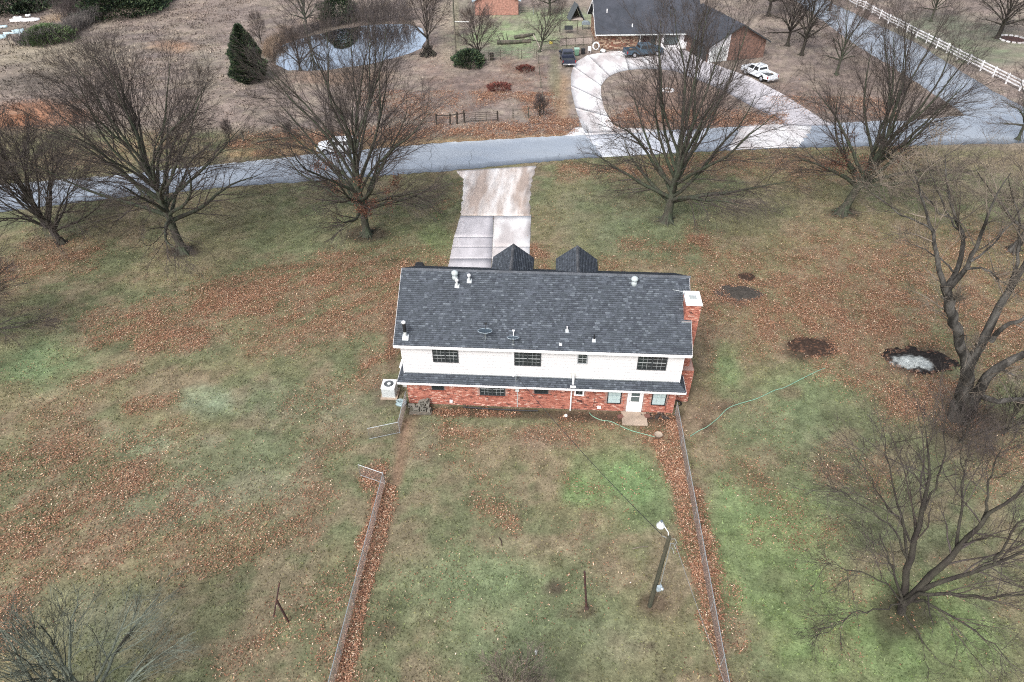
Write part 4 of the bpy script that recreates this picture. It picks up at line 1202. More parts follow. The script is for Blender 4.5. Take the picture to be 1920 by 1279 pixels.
p3, p4 = G(722, 908)[:2], G(676, 892)[:2]
t = thing('chain_link_gate', 'chain link gate leaf hanging open at the head of the left fence', 'gate')
mesh_panel((*p3, 0), (*p4, 0), 1.05, t, M_wire)
MB().tube([(*p3, 1.05), (*p4, 1.05), (*p4, .06), (*p3, .06), (*p3, 1.05)], .02, 6).build('gate_frame', M_galv, t)

# burn pit with ash and two dark soil mounds
def mound(name, px, rx, ry, h, fcol, label, cat, seed, edge=.35):
    c = G(*px); N = 46
    gx_, gy_ = np.meshgrid(np.linspace(-1.35, 1.35, N), np.linspace(-1.35, 1.35, N))
    x = gx_.ravel() * rx; y = gy_.ravel() * ry
    wx, wy = x + c[0], y + c[1]
    rr = np.hypot(gx_.ravel(), gy_.ravel()) + (fbm(wx * 1.1, wy * 1.1, seed, 4, .65) - .5) * edge * 2.4
    z = h * (1 - rr ** 2) * (.5 + fbm(wx * 2.5, wy * 2.5, seed + 4, 4, .65))
    z = np.where(rr < 1, np.maximum(z, 0) + .012, -.1)
    col = fcol(gx_.ravel(), gy_.ravel(), wx, wy, rr)
    i = np.arange(N - 1)[None] + N * np.arange(N - 1)[:, None]
    qd = np.stack([i, i + 1, i + 1 + N, i + N], -1).reshape(-1, 4)
    ok = (rr[qd] < 1.06).all(1)
    used = np.unique(qd[ok]); remap = -np.ones(N * N, int); remap[used] = np.arange(len(used))
    o = np_mesh(name, np.stack([wx, wy, z], -1)[used], remap[qd[ok]], m=M_soot, cols=col[used])
    return tag(o, label, cat)
def ashcol(u, v_, wx, wy, rr):
    n_ = fbm(wx * 3, wy * 3, 5, 4, .7); n2 = fbm(wx * 6, wy * 6, 15, 3, .7)
    k = 1 - sstep(.5, 1.1, np.hypot((u + .35) / .62, (v_ + .25) / .55) + (n_ - .5) * 1.3)
    c = srgb(40, 37, 36)[None] * (.5 + n2[:, None] * 1.1)
    lf_ = (n2 > .62)[:, None]
    c = np.where(lf_ & (rr[:, None] > .75), srgb(116, 90, 76)[None] * .7, c)
    return c * (1 - k[:, None]) + srgb(168, 174, 173)[None] * k[:, None] * (.55 + .7 * n2[:, None])
mound('burn_pit', (1727, 676), 2.55, 1.5, .16, ashcol, 'burnt leaf pile, charred black with white ash, beside the big tree', 'burn pit', 3)
def soil(u, v_, wx, wy, rr):
    n2 = fbm(wx * 5, wy * 5, 19, 4, .7)
    c = srgb(62, 51, 45)[None] * (.45 + n2[:, None] * 1.1)
    return np.where((n2 > .64)[:, None], srgb(116, 86, 70)[None] * .8, c)
mound('soil_patch', (1524, 650), 1.75, 1.05, .12, soil, 'dark brown soil patch sprinkled with leaves, left of the ash pit', 'soil patch', 8)
def soil2(u, v_, wx, wy, rr): return srgb(70, 66, 62)[None] * (.5 + fbm(wx * 5, wy * 5, 29, 4, .7)[:, None])
mound('soil_patch', (1386, 551), 1.95, 1.2, .1, soil2, 'grey bare soil patch on the lawn right of the chimney', 'soil patch', 18)
mound('soil_patch', (1400, 519), .8, .6, .16, soil, 'small dark soil heap just above the grey bare patch', 'soil patch', 28)

#PART3
# ================================================================== TREES
def norm(a): return a / (np.linalg.norm(a, axis=-1, keepdims=True) + 1e-9)

def grow(p0, d0, L, r0, r1, S, wig, up, rg, droop=None):
    """N branches at once -> pts (N,S+1,3), radii (N,S+1)"""
    n = len(p0); pts = np.zeros((n, S + 1, 3)); pts[:, 0] = p0; d = norm(d0.copy()); st = (L / S)[:, None]
    upv = np.array([0, 0, 1.0])
    for i in range(S):
        d = norm(d + rg.normal(0, wig, (n, 3)) + upv * (up if np.isscalar(up) else up[:, None]))
        pts[:, i + 1] = pts[:, i] + d * st
    t = np.linspace(0, 1, S + 1)[None, :]
    rad = r0[:, None] * (1 - t) + r1[:, None] * t
    return pts, rad

def tubes(pts, rad, K):
    n, S1, _ = pts.shape
    tan = np.zeros_like(pts); tan[:, 1:-1] = pts[:, 2:] - pts[:, :-2]; tan[:, 0] = pts[:, 1] - pts[:, 0]; tan[:, -1] = pts[:, -1] - pts[:, -2]
    tan = norm(tan)
    ref = np.where(np.abs(tan[:, :1, 2:3]) > .8, np.array([1.0, 0, 0]), np.array([0, 0, 1.0]))
    ref = np.broadcast_to(ref, pts.shape)
    a = norm(np.cross(tan, ref)); b = np.cross(tan, a)
    g = np.arange(K) * 2 * pi / K
    v = pts[:, :, None] + (a[:, :, None] * np.cos(g)[:, None] + b[:, :, None] * np.sin(g)[:, None]) * rad[:, :, None, None]
    idx = np.arange(n * S1 * K).reshape(n, S1, K)
    i0 = idx[:, :-1]; i1 = idx[:, 1:]
    q = np.stack([i0, np.roll(i0, -1, 2), np.roll(i1, -1, 2), i1], -1).reshape(-1, 4)
    return v.reshape(-1, 3), q

def merge(lst):
    V_, Q_ = [], []; o = 0
    for v, q in lst:
        V_.append(v); Q_.append(q + o); o += len(v)
    return np.concatenate(V_), np.concatenate(Q_)

def children_of(pts, rad, m, tmin, tmax, amin, amax, lfrac, rg, L, out_c=None, outw=.3, rfac=.55, tip=.25):
    n, S1, _ = pts.shape; S = S1 - 1
    t = (np.arange(m)[None, :] + rg.random((n, m))) / m * (tmax - tmin) + tmin
    f = t * S; i = np.minimum(f.astype(int), S - 1); fr = (f - i)[..., None]
    ni = np.arange(n)[:, None]
    P0 = pts[ni, i] * (1 - fr) + pts[ni, i + 1] * fr
    T = norm(pts[ni, i + 1] - pts[ni, i]); rr = rad[ni, i] * (1 - fr[..., 0]) + rad[ni, i + 1] * fr[..., 0]
    rnd = norm(rg.normal(0, 1, P0.shape)); perp = norm(np.cross(T, rnd))
    if out_c is not None:
        o = norm(P0 - out_c); perp = norm(perp + o * outw); perp = norm(perp - T * (perp * T).sum(-1, keepdims=True))
    a = rg.uniform(amin, amax, (n, m))[..., None]
    d = T * np.cos(a) + perp * np.sin(a)
    ln = L[:, None] * (lfrac * (1 - t) + tip) * rg.uniform(.7, 1.25, (n, m))
    return P0.reshape(-1, 3), d.reshape(-1, 3), ln.ravel(), (rr * rfac).ravel()

def tree_mesh(seed, H, Rd, h0, tr, nlimb=14, n2=11, n3=7, n4=6, lean=(0, 0), low=.15, limbs=None, leader=True, wig=.09, up=.03,
              twig_r=.011, tw_len=(.5, 1.1), flare=1.9, droop=-.02, lev4=True, trunk=True, asym=None, elp=.6, elmax=1.36, zp=1.9, ltop=.5, ba=(.3, .65)):
    rg = np.random.default_rng(seed)
    out_main = []; polys = []
    lx_, ly_ = lean
    if trunk:
        top = H * ltop if leader else h0 * 1.25
        S = 9; zz = np.linspace(-.15, top, S + 1); tt = np.clip(zz / top, 0, 1)
        tp = np.stack([lx_ * tt + rg.normal(0, .05, S + 1) * tt * 2, ly_ * tt + rg.normal(0, .05, S + 1) * tt * 2, zz], -1)
        tr_ = tr * np.where(zz < h0, 1 - .25 * zz / h0, .75 * (1 - .85 * (zz - h0) / (top - h0 + 1e-6)))
        tr_ = np.maximum(tr_, .035)
        tp = np.insert(tp, 1, tp[0] + [0, 0, .35], 0); tr_ = np.insert(tr_, 1, tr * 1.15); tr_[0] = tr * flare
        out_main.append(tubes(tp[None], tr_[None], 10))
        # root flare
        for k in range(6):
            a = k * pi / 3 + rg.random()
            rp = np.array([[cos(a) * tr * .6, sin(a) * tr * .6, .55], [cos(a) * tr * 1.3, sin(a) * tr * 1.3, .12], [cos(a) * tr * 2.6, sin(a) * tr * 2.6, -.05]])
            out_main.append(tubes(rp[None], np.array([[tr * .42, tr * .32, tr * .1]]), 5))
    if limbs is None:
        f = (np.arange(nlimb) + rg.random(nlimb) * .6) / nlimb
        zs = h0 * .8 + (top * .92 - h0 * .8) * f ** zp
        az = np.arange(nlimb) * 2.4 + rg.random(nlimb) * .7
        el = low + (elmax - low) * f ** elp + rg.normal(0, .07, nlimb)
        c0 = np.stack([np.interp(zs, tp[:, 2], tp[:, 0]), np.interp(zs, tp[:, 2], tp[:, 1]), zs], -1)
        d = np.stack([np.cos(az) * np.cos(el), np.sin(az) * np.cos(el), np.sin(el)], -1)
        Rv = Rd * rg.uniform(.92, 1.08, nlimb)
        if asym is not None: Rv = Rv * (1 + asym[1] * np.cos(az - asym[0]))
        Hv = np.maximum(H - zs, 1.5)
        L = 1 / np.sqrt((np.cos(el) / Rv) ** 2 + (np.sin(el) / Hv) ** 2)
        r0 = tr * (.52 - .22 * f); 
        pts, rad = grow(c0, d, L, r0, np.full(nlimb, .022), 12, wig, up - .02 * (1 - f), rg)
        if leader:
            pass
        out_main.append(tubes(pts, rad, 6))
        groups = [(pts, rad, L)]
    else:
        groups = []
        for P_, r0, r1 in limbs:
            P_ = np.array(P_, float)
            s = np.concatenate([[0], np.cumsum(np.linalg.norm(P_[1:] - P_[:-1], axis=1))]); t = np.linspace(0, s[-1], 13)
            q = np.stack([np.interp(t, s, P_[:, k]) for k in range(3)], -1)
            q[1:-1] = (q[:-2] + 2 * q[1:-1] + q[2:]) / 4
            q[1:-1] += rg.normal(0, .05, (11, 3)) * min(1, s[-1] / 4)
            rd = np.linspace(r0, r1, 13)
            out_main.append(tubes(q[None], rd[None], 8))
            groups.append((q[None], rd[None], np.array([s[-1]])))
        pts = np.concatenate([g_[0] for g_ in groups]); rad = np.concatenate([g_[1] for g_ in groups]); L = np.concatenate([g_[2] for g_ in groups])
    cen = np.array([lx_, ly_, H * .45])
    # level 2
    c = children_of(pts, rad, n2, .18 if limbs is None else .3, .98, ba[0], ba[1] + .1, .42, rg, L, cen, .5)
    p2, r2 = grow(c[0], c[1], np.minimum(c[2], 5.5), np.clip(c[3] * .8, .013, .055), np.full(len(c[0]), .009), 6, .13, .02, rg)
    L2 = np.minimum(c[2], 5.5)
    tw = [tubes(p2, r2, 4)]
    c = children_of(p2, r2, n3, .15, .98, ba[0], ba[1], .5, rg, L2, cen, .5, .7)
    L3 = np.clip(c[2], .4, 2.8)
    p3, r3 = grow(c[0], c[1], L3, np.clip(c[3] * .8, twig_r, .016), np.full(len(c[0]), twig_r * .7), 4, .16, .02 + droop, rg)
    tw.append(tubes(p3, r3, 3))
    if lev4:
        c = children_of(p3, r3, n4, .15, 1.0, ba[0] - .05, ba[1], .1, rg, np.full(len(p3), 1.0), cen, .6, .8)
        L4 = rg.uniform(*tw_len, len(c[0])) * np.clip(L3.repeat(n4) / 1.4, .5, 1.2)
        p4, r4 = grow(c[0], c[1], L4, np.full(len(c[0]), twig_r * .85), np.full(len(c[0]), twig_r * .3), 1, .16, .02 + droop, rg)
        tw.append(tubes(p4, r4, 3))
    return merge(out_main), merge(tw), p3

def leaf_cloud(P_, n, size, pal, rg, spread=.25, flat=False):
    c = P_[rg.integers(0, len(P_), n)] + rg.normal(0, spread, (n, 3))
    a = norm(rg.normal(0, 1, (n, 3))); b = norm(np.cross(a, rg.normal(0, 1, (n, 3))))
    s = size * rg.uniform(.6, 1.4, (n, 1))
    v = np.stack([c - a * s, c + b * s * .6, c + a * s, c - b * s * .6], 1).reshape(-1, 3)
    i = np.arange(n)[:, None] * 4
    col = pal[rg.integers(0, len(pal), n)] * rg.uniform(.7, 1.3, (n, 1))
    return v, i + np.array([0, 1, 2, 3]), np.repeat(col, 4, 0)

DRYPAL = np.array([srgb(112, 78, 64), srgb(96, 68, 58), srgb(130, 94, 76), srgb(82, 62, 55)])
def tree(name, label, cat, px, mesh, mb_, mt_, group=None, rz=0, leaves=None, z=0, scale=1.0):
    loc = G(*px) if len(px) == 2 else np.array(px)
    t = thing(name, label, cat, (loc[0], loc[1], z), rz, group)
    (mv, mq), (tv_, tq), p3 = mesh
    np_mesh('trunk', mv, mq, m=mb_, parent=t, smooth=True)
    np_mesh('crown', tv_, tq, m=mt_, parent=t)
    if leaves:
        rg = np.random.default_rng(5)
        P_ = p3[:, 2]; hz = P_[:, 2]; rr = np.hypot(P_[:, 0], P_[:, 1])
        P_ = P_[(hz < leaves[1]) & (rr < leaves[2])]
        v, q, c = leaf_cloud(P_, leaves[0], .075, DRYPAL, rg)
        tag(np_mesh('dry_leaves', v, q, m=M_leaf, parent=t, cols=c), kind='stuff')
    t.scale = (scale,) * 3
    return t

BIG = 'tall bare trees along the road'
tree('bare_tree', 'wide spreading bare tree left of the driveway, lichen on its limbs, nearest the left road', 'tree', (343, 472),
     tree_mesh(117, 17.8, 9.4, 4.0, .40, 26, 13, 8, 8, lean=(-.4, 0), low=.12, elp=.72, zp=1.35, ltop=.56, twig_r=.0078), M_bark, M_twig, BIG)
tree('bare_tree', 'bare tree with clinging rust leaves in its lower crown, just left of the driveway', 'tree', (688, 440),
     tree_mesh(219, 20.0, 7.8, 3.4, .38, 28, 12, 8, 8, lean=(-.1, .2), low=.0, twig_r=.0072), M_bark, M_twig, BIG, leaves=(2600, 7.2, 3.6))
tree('bare_tree', 'bare multi stemmed tree right of the driveway, standing in front of the circular drive', 'tree', (1250, 414),
     tree_mesh(303, 19.6, 9.4, 2.6, .46, 22, 12, 8, 8, lean=(.5, .3), low=.22, asym=(.1, .15), twig_r=.0072), M_bark, M_twig, BIG)
tree('bare_tree', 'bare tree leaning right by the road junction with a few rust leaves above its trunk', 'tree', (1578, 400),
     tree_mesh(404, 18.3, 8.6, 3.4, .44, 20, 12, 8, 8, lean=(2.3, .3), low=.2, asym=(.2, .2), twig_r=.0072), M_bark, M_twig, BIG, leaves=(1300, 7.5, 3.4))
tree('bare_tree', 'dark vase shaped bare tree at the far left edge of the lawn beside the road', 'tree', (116, 456),
     tree_mesh(505, 11.5, 6.5, 1.4, .26, 24, 11, 7, 7, lean=(-1.3, .1), low=.45, up=.02), M_barkd, M_twig, BIG)

# large old tree on the right, limbs traced from where they stand
B5 = G(1792, 786)
def limb(base, px, dy0, dy1, r0, r1):
    n_ = len(px); out_ = []
    for i, (a, b) in enumerate(px):
        d = dy0 + (dy1 - dy0) * i / (n_ - 1)
        out_.append(V(a, b, base[1] + d) - base)
    return (out_, r0, r1)
L5 = [limb(B5, [(1790, 788), (1802, 750), (1812, 715), (1814, 690)], 0, .1, .55, .40),
      limb(B5, [(1813, 692), (1804, 663), (1797, 628), (1786, 593), (1777, 553), (1771, 535)], .1, .4, .34, .26),
      limb(B5, [(1771, 538), (1762, 520), (1762, 500), (1758, 472), (1748, 432), (1740, 404), (1729, 374), (1716, 330)], .4, 1.2, .17, .03),
      limb(B5, [(1773, 540), (1793, 510), (1806, 476), (1811, 444), (1798, 418), (1780, 380), (1772, 340), (1772, 290)], .4, 2.4, .17, .02),
      limb(B5, [(1776, 545), (1800, 522), (1819, 491), (1838, 442), (1854, 409), (1857, 385), (1876, 357), (1895, 325)], .4, -.6, .17, .02),
      limb(B5, [(1793, 512), (1775, 492), (1756, 479), (1721, 460), (1686, 451)], .6, 1.8, .06, .015),
      limb(B5, [(1748, 432), (1720, 412), (1683, 397), (1643, 369), (1620, 345)], .8, 2.2, .06, .015),
      limb(B5, [(1798, 418), (1760, 400), (1736, 370), (1714, 340), (1690, 310)], 1.4, 3.4, .055, .013),
      limb(B5, [(1811, 446), (1790, 420), (1765, 380), (1745, 330), (1735, 280)], 1.2, 2.6, .06, .013),
      limb(B5, [(1819, 491), (1850, 470), (1880, 440), (1910, 400), (1940, 350)], -.2, 1.5, .07, .015),
      limb(B5, [(1814, 692), (1840, 648), (1853, 617), (1871, 580), (1893, 547), (1920, 500), (1950, 440), (1985, 380)], .1, .8, .33, .06),
      limb(B5, [(1893, 547), (1905, 500), (1915, 440), (1905, 380), (1890, 330)], .5, 2.0, .12, .02),
      limb(B5, [(1858, 640), (1875, 617), (1893, 605), (1920, 598), (1975, 590), (2030, 560)], .1, -1.2, .17, .04),
      limb(B5, [(1800, 790), (1829, 747), (1846, 713), (1866, 689), (1890, 682), (1920, 664), (1975, 632), (2040, 590)], -.2, -1.6, .42, .10),
      limb(B5, [(1836, 740), (1850, 746), (1871, 753), (1900, 751), (1920, 748), (1990, 735)], -.4, -2.6, .2, .08),
      limb(B5, [(1788, 578), (1790, 566), (1793, 556)], .3, .2, .08, .05),
      limb(B5, [(1826, 672), (1830, 656), (1833, 645)], .1, .0, .11, .06),
      limb(B5, [(1806, 508), (1820, 502), (1845, 504), (1870, 520), (1900, 545)], .2, -1.4, .08, .02),
      limb(B5, [(1868, 690), (1885, 696), (1905, 705)], -.9, -1.6, .12, .06)]
tree('old_tree', 'huge old bare tree with forked grey trunk and pale twigs at the right edge', 'tree', tuple(B5),
     tree_mesh(606, 14, 9, 3, .5, n2=8, n3=6, n4=4, limbs=L5, trunk=False, twig_r=.0105, droop=.0, tw_len=(.6, 1.3), ba=(.4, .95)), M_barkg, M_twigt)
# second big crown to the right, mostly out of frame
tree('bare_tree', 'bare tree at the right edge behind the huge old tree', 'tree', (1900, 470),
     tree_mesh(707, 12, 7.0, 2.5, .35, 12, 8, 6, 4, lean=(1, 0), low=.2), M_barkg, M_twigt)
# bottom right
B6 = G(1690, 1152)
L6 = [limb(B6, [(1690, 1150), (1697, 1120), (1703, 1070), (1714, 1025), (1733, 957), (1746, 901), (1742, 850), (1735, 800)], 0, 2.2, .30, .03),
      limb(B6, [(1695, 1130), (1748, 1077), (1793, 1028), (1842, 976), (1894, 935), (1930, 900)], 0, .6, .30, .05),
      limb(B6, [(1700, 1125), (1748, 1096), (1804, 1081), (1864, 1058), (1920, 1036), (1960, 1015)], 0, -1.2, .22, .04),
      limb(B6, [(1696, 1128), (1729, 1114), (1782, 1115), (1842, 1122), (1920, 1114)], 0, -2.2, .17, .04),
      limb(B6, [(1690, 1130), (1684, 1092), (1669, 1062), (1662, 1032), (1650, 1000)], 0, .8, .12, .02),
      limb(B6, [(1703, 1075), (1700, 1030), (1692, 965), (1673, 912), (1662, 849), (1655, 800)], .6, 2.6, .12, .015),
      limb(B6, [(1702, 1050), (1673, 987), (1640, 965), (1617, 950), (1580, 922), (1545, 905)], .8, 2.0, .09, .013),
      limb(B6, [(1690, 1130), (1730, 1125), (1748, 1137), (1797, 1160), (1850, 1200), (1894, 1242)], 0, -3.0, .12, .02),
      limb(B6, [(1793, 1028), (1800, 980), (1805, 920), (1800, 860), (1805, 810)], .4, 2.2, .11, .014),
      limb(B6, [(1842, 976), (1850, 920), (1862, 870), (1880, 820)], .5, 2.0, .1, .014),
      limb(B6, [(1714, 1025), (1690, 980), (1650, 930), (1630, 890), (1600, 850)], 1, 2.6, .08, .012),
      limb(B6, [(1690, 1128), (1660, 1090), (1620, 1075), (1575, 1065), (1540, 1050)], 0, -.4, .07, .012),
      limb(B6, [(1688, 1132), (1650, 1140), (1600, 1150), (1560, 1180), (1520, 1200)], 0, -2.4, .06, .012),
      limb(B6, [(1690, 1135), (1700, 1160), (1735, 1210), (1760, 1260)], 0, -2.5, .06, .012),
      limb(B6, [(1864, 1058), (1890, 1010), (1910, 980), (1950, 960)], -.8, .5, .09, .015),
      limb(B6, [(1733, 957), (1760, 900), (1775, 850), (1770, 800), (1775, 760)], 1.4, 2.8, .08, .013)]
L6 = [(p_, a_ * .72, b_ * .8) for p_, a_, b_ in L6]
tree('bare_tree', 'dark bare tree spreading wide in the bottom right corner', 'tree', tuple(B6),
     tree_mesh(808, 8, 7, 2, .35, n2=10, n3=6, n4=5, limbs=L6, trunk=False, twig_r=.0075, ba=(.35, .85), droop=-.01, tw_len=(.35, .8)), M_barkd, M_twig)
# bottom left, base just out of the frame
tree('bare_tree', 'low bare tree with pale green lichen branches at the bottom left corner', 'tree', (185, 1345),
     tree_mesh(909, 7.2, 5.2, 1.0, .22, 15, 8, 6, 4, low=.35, tw_len=(.4, .9), twig_r=.009), M_twigg, M_twigg)
tree('bare_shrub', 'pale twiggy shrub poking in at the bottom centre edge', 'shrub', (965, 1325),
     tree_mesh(919, 3.0, 2.6, .3, .1, 14, 7, 5, 4, low=.5, tw_len=(.3, .7), twig_r=.009), M_twigt, M_twigt)
tree('bare_tree', 'dark branchy tree reaching in from the left edge of the lawn', 'tree', (-60, 660),
     tree_mesh(929, 9, 6.2, 1.6, .28, 15, 10, 7, 6, low=.1), M_barkd, M_twig)
for i, (p, lab) in enumerate((((1800, 830), 'tangle of thin dark saplings at the foot of the huge old tree'), ((1880, 815), 'thin sapling clump right of the huge old tree base'))):
    tree('sapling_clump', lab, 'shrub', p, tree_mesh(940 + i, 3.4, 1.9, .25, .06, 14, 6, 5, 4, low=.6, tw_len=(.3, .6), twig_r=.008), M_barkd, M_twig)

# ---- trees beyond the road (two shared twig meshes per kind)
far_a = tree_mesh(1001, 8.5, 4.0, 1.2, .2, 15, 8, 6, 4, low=.5, twig_r=.016)
far_b = tree_mesh(1002, 13.0, 5.5, 3.0, .33, 15, 9, 6, 4, low=.2, twig_r=.017)
far_c = tree_mesh(1003, 3.0, 1.6, .2, .07, 14, 6, 5, 3, low=.7, twig_r=.014)
def share(mesh, mb_, mt_):
    (mv, mq), (tv_, tq), p3 = mesh
    a = np_mesh('trunk', mv, mq, m=mb_, smooth=True); b = np_mesh('crown', tv_, tq, m=mt_)
    r_ = a.data, b.data
    bpy.data.objects.remove(a); bpy.data.objects.remove(b)
    return r_
SH = {'a': share(far_a, M_barkd, M_twigm), 'b': share(far_b, M_bark, M_twigm), 'c': share(far_c, M_barkd, M_twigm), 'd': share(far_b, M_barkd, M_twig)}
def far_tree(kind, px, H, label, rz=0, sx=1.0, name='bare_tree', cat='tree', group='bare trees beyond the road', tilt=0):
    base = {'a': 8.5, 'b': 13.0, 'c': 3.0, 'd': 13.0}[kind]
    loc = G(*px); t = thing(name, label, cat, (loc[0], loc[1], 0), rz, group)
    for nm, d in zip(('trunk', 'crown'), SH[kind]):
        o = bpy.data.objects.new(nm, d); C.objects.link(o); o.parent = t
    s = H / base; t.scale = (s * sx, s * sx, s); t.rotation_euler = (0, tilt, rz)
    return t
far_tree('a', (563, 131), 6.6, 'small bare tree on the near bank of the pond', .4, .9)
far_tree('b', (577, 62), 12, 'tall bare tree behind the left end of the pond', 1.1, .8)
far_tree('a', (803, 88), 10.5, 'slender bare tree at the right end of the pond by the brush pile', 2.2, .8)
far_tree('a', (897, 112), 7.8, 'bushy bare tree growing beside the green cedar bush', 1.3, .95)
far_tree('b', (1012, 97), 8.2, 'leaning bare tree beside the fallen log in the fenced yard', 3.0, .8, tilt=-.25)
far_tree('b', (1030, 28), 10, 'bare tree behind the fenced yard near the triangular shed', .8)
far_tree('a', (490, 82), 5, 'thin bare sapling at the left end of the pond', 2.0, .6)
far_tree('c', (545, 262), 2.0, 'pollarded stump with sprouts left of the parked white car', .3, .7, 'bare_shrub', 'shrub')
far_tree('c', (431, 264), 2.4, 'sprouting stump by the old fence post across the road', 1.3, .6, 'bare_shrub', 'shrub')
far_tree('c', (1012, 218), 2.6, 'small bare shrub at the corner of the pasture fence', 2.3, .8, 'bare_shrub', 'shrub')
far_tree('d', (1503, 103), 13, 'thick dark bare tree beside the side road, right of the white pickup', .9, .8)
far_tree('d', (1476, 86), 11, 'dark bare tree just behind the brick garage', 2.9, .9)
far_tree('b', (1568, 140), 11, 'slim bare tree between the white pickup and the side road', 1.9, .75)
far_tree('d', (1440, 30), 13, 'bare tree at the top edge behind the garage roof', .2, .9)
far_tree('d', (1555, 20), 12, 'bare tree at the top edge beside the side road', 1.2, .8)
far_tree('d', (1870, 72), 11, 'broad bare tree beyond the white fence at top right', .5, 1.35)
far_tree('b', (1908, 262), 9.5, 'bare tree at the right edge near the road junction', 2.6, .8)
far_tree('b', (1745, 40), 10, 'bare tree beyond the white fence left of the broad tree', 2.1, .8)

# ---- evergreens and bushes
EVPAL = np.array([srgb(56, 72, 54), srgb(42, 56, 46), srgb(72, 88, 64), srgb(36, 46, 42), srgb(88, 100, 74)])
def evergreen(name, label, px, H, Rd, n, cat='tree', shape='cone', pal=EVPAL, size=.16, seed=3, trunk=True, group=None, loc=None):
    rg = np.random.default_rng(seed)
    loc = G(*px) if loc is None else loc
    t = thing(name, label, cat, (loc[0], loc[1], 0), 0, group)
    if trunk: MB().tube([(0, 0, -.1), (0, 0, H * .5), (0, 0, H * .9)], [Rd * .08, Rd * .06, .02], 7).build('trunk', M_barkd, t)
    u = rg.random(n); th = rg.uniform(0, 2 * pi, n)
    if shape == 'cone':
        zz = u ** 1.15
        env = np.interp(zz, [0, .08, .25, .5, .8, 1], [.72, .95, 1.0, .8, .42, .04])
    else:
        zz = u
        env = np.sqrt(np.clip(1 - (zz * 1.15 - .25) ** 2 / .82, 0.02, 1))
    lump = .55 + .85 * fbm(np.abs(th - pi) * 2.4 + 5, zz * H * 1.3 + seed, seed, 3, .6)
    rr = Rd * env * lump * (1 - .45 * rg.random(n) ** 2)
    c = np.stack([rr * np.cos(th), rr * np.sin(th), zz * H + .05], -1)
    o_ = norm(np.stack([np.cos(th), np.sin(th), np.full(n, .75)], -1) + rg.normal(0, .35, (n, 3)))
    s_ = norm(np.cross(o_, rg.normal(0, 1, (n, 3))))
    L_ = size * rg.uniform(.7, 1.8, (n, 1))
    v = np.stack([c - s_ * L_ * .35, c + s_ * L_ * .35, c + o_ * L_ * 1.5], 1).reshape(-1, 3)
    col = pal[rg.integers(0, len(pal), n)] * rg.uniform(.65, 1.35, (n, 1))
    tag(np_mesh('foliage', v, tris=np.arange(n * 3).reshape(-1, 3), m=M_grass, parent=t, cols=np.repeat(col, 3, 0)), kind='stuff')
    return t
evergreen('cedar_tree', 'dense dark green cedar standing left of the pond', (470, 150), 7.4, 2.35, 22000, size=.2)
evergreen('cedar_bush', 'low green cedar bush at the foot of the bushy bare tree', (880, 122), 2.1, 2.4, 4200, 'shrub', 'dome', seed=6, trunk=False)
BRP = np.array([srgb(98, 84, 78), srgb(84, 72, 68), srgb(112, 94, 84), srgb(74, 64, 62)])
ORP = np.array([srgb(150, 116, 88), srgb(132, 100, 80), srgb(160, 130, 104), srgb(110, 86, 72)])
GRP = np.array([srgb(86, 104, 70), srgb(72, 90, 64), srgb(100, 116, 80)])
RDP = np.array([srgb(150, 78, 66), srgb(126, 66, 60), srgb(110, 64, 58), srgb(170, 104, 86)])
evergreen('green_bush', 'green evergreen bush on the far bank of the pond', (636, 38), 4.0, 3.6, 8000, 'shrub', 'dome', seed=8, trunk=False)
def brush(name, label, cat, px_pts, width, H, n, m_, seed, r=.02, cat_kind='stuff'):
    rg = np.random.default_rng(seed); P_ = resample([tuple(G(a, b)[:2]) for a, b in px_pts], 60)
    k = rg.integers(0, 60, n); p0 = np.concatenate([P_[k] + rg.normal(0, width * .5, (n, 2)), np.zeros((n, 1))], 1)
    d = norm(np.stack([rg.normal(0, .3, n), rg.normal(0, .3, n), np.ones(n)], -1)); L_ = H * rg.uniform(.45, 1.1, n)
    pts, rad = grow(p0, d, L_, np.full(n, r * 1.5), np.full(n, r * .5), 4, .1, .02, rg)
    c = children_of(pts, rad, 7, .2, .98, .25, .7, .35, rg, L_); p2, r2 = grow(c[0], c[1], c[2], np.full(len(c[0]), r * .8), np.full(len(c[0]), r * .4), 3, .14, .03, rg)
    v, q = merge([tubes(pts, rad, 3), tubes(p2[:, ::3], r2[:, ::3], 3)])
    return tag(np_mesh(name, v, q, m=m_), label, cat, kind=cat_kind)
M_brush = mat('brush_mauve', (.10, .082, .078), .95, .35, 1.0, col2=(.07, .06, .06))
M_brusho = mat('brush_tan', (.26, .19, .14), .95, .3, 1.0, col2=(.18, .14, .11))
brush('pond_brush', 'grey brown brush thicket standing on the far bank of the pond', 'brush', [(660, 42), (710, 38), (765, 38)], 2.2, 4.0, 320, M_brush, 1)
brush('pond_brush', 'low mauve brush along the upper left rim of the pond', 'brush', [(528, 76), (560, 66), (600, 54), (650, 44)], 1.2, 1.5, 300, M_brush, 2)
brush('reeds', 'tan reeds and grass at the left end of the pond', 'reeds', [(502, 108), (508, 90), (525, 76)], .9, 1.4, 420, M_brusho, 3)
evergreen('green_thicket', 'dark evergreen clump at the top edge, right of the grey brush', (228, 22), 5.5, 7.5, 12000, 'trees', 'dome', EVPAL, .25, 13, False)
evergreen('green_thicket', 'smaller dark evergreen at the top edge near the mown track', (268, 6), 4.5, 5.5, 7000, 'trees', 'dome', EVPAL, .25, 14, False)
brush('field_brush', 'grey brown brush left of the dark evergreen clump at top left', 'brush', [(135, 34), (150, 30), (180, 22)], 3.0, 4.0, 500, M_brush, 4)
brush('fence_brush', 'pale grey brush along the old fence line at top left', 'brush', [(40, 86), (105, 80), (135, 62), (165, 46), (185, 36)], 1.3, 2.4, 900, mat('brush_grey', (.17, .155, .145), .95, .3, 1.0, col2=(.11, .1, .1)), 5)
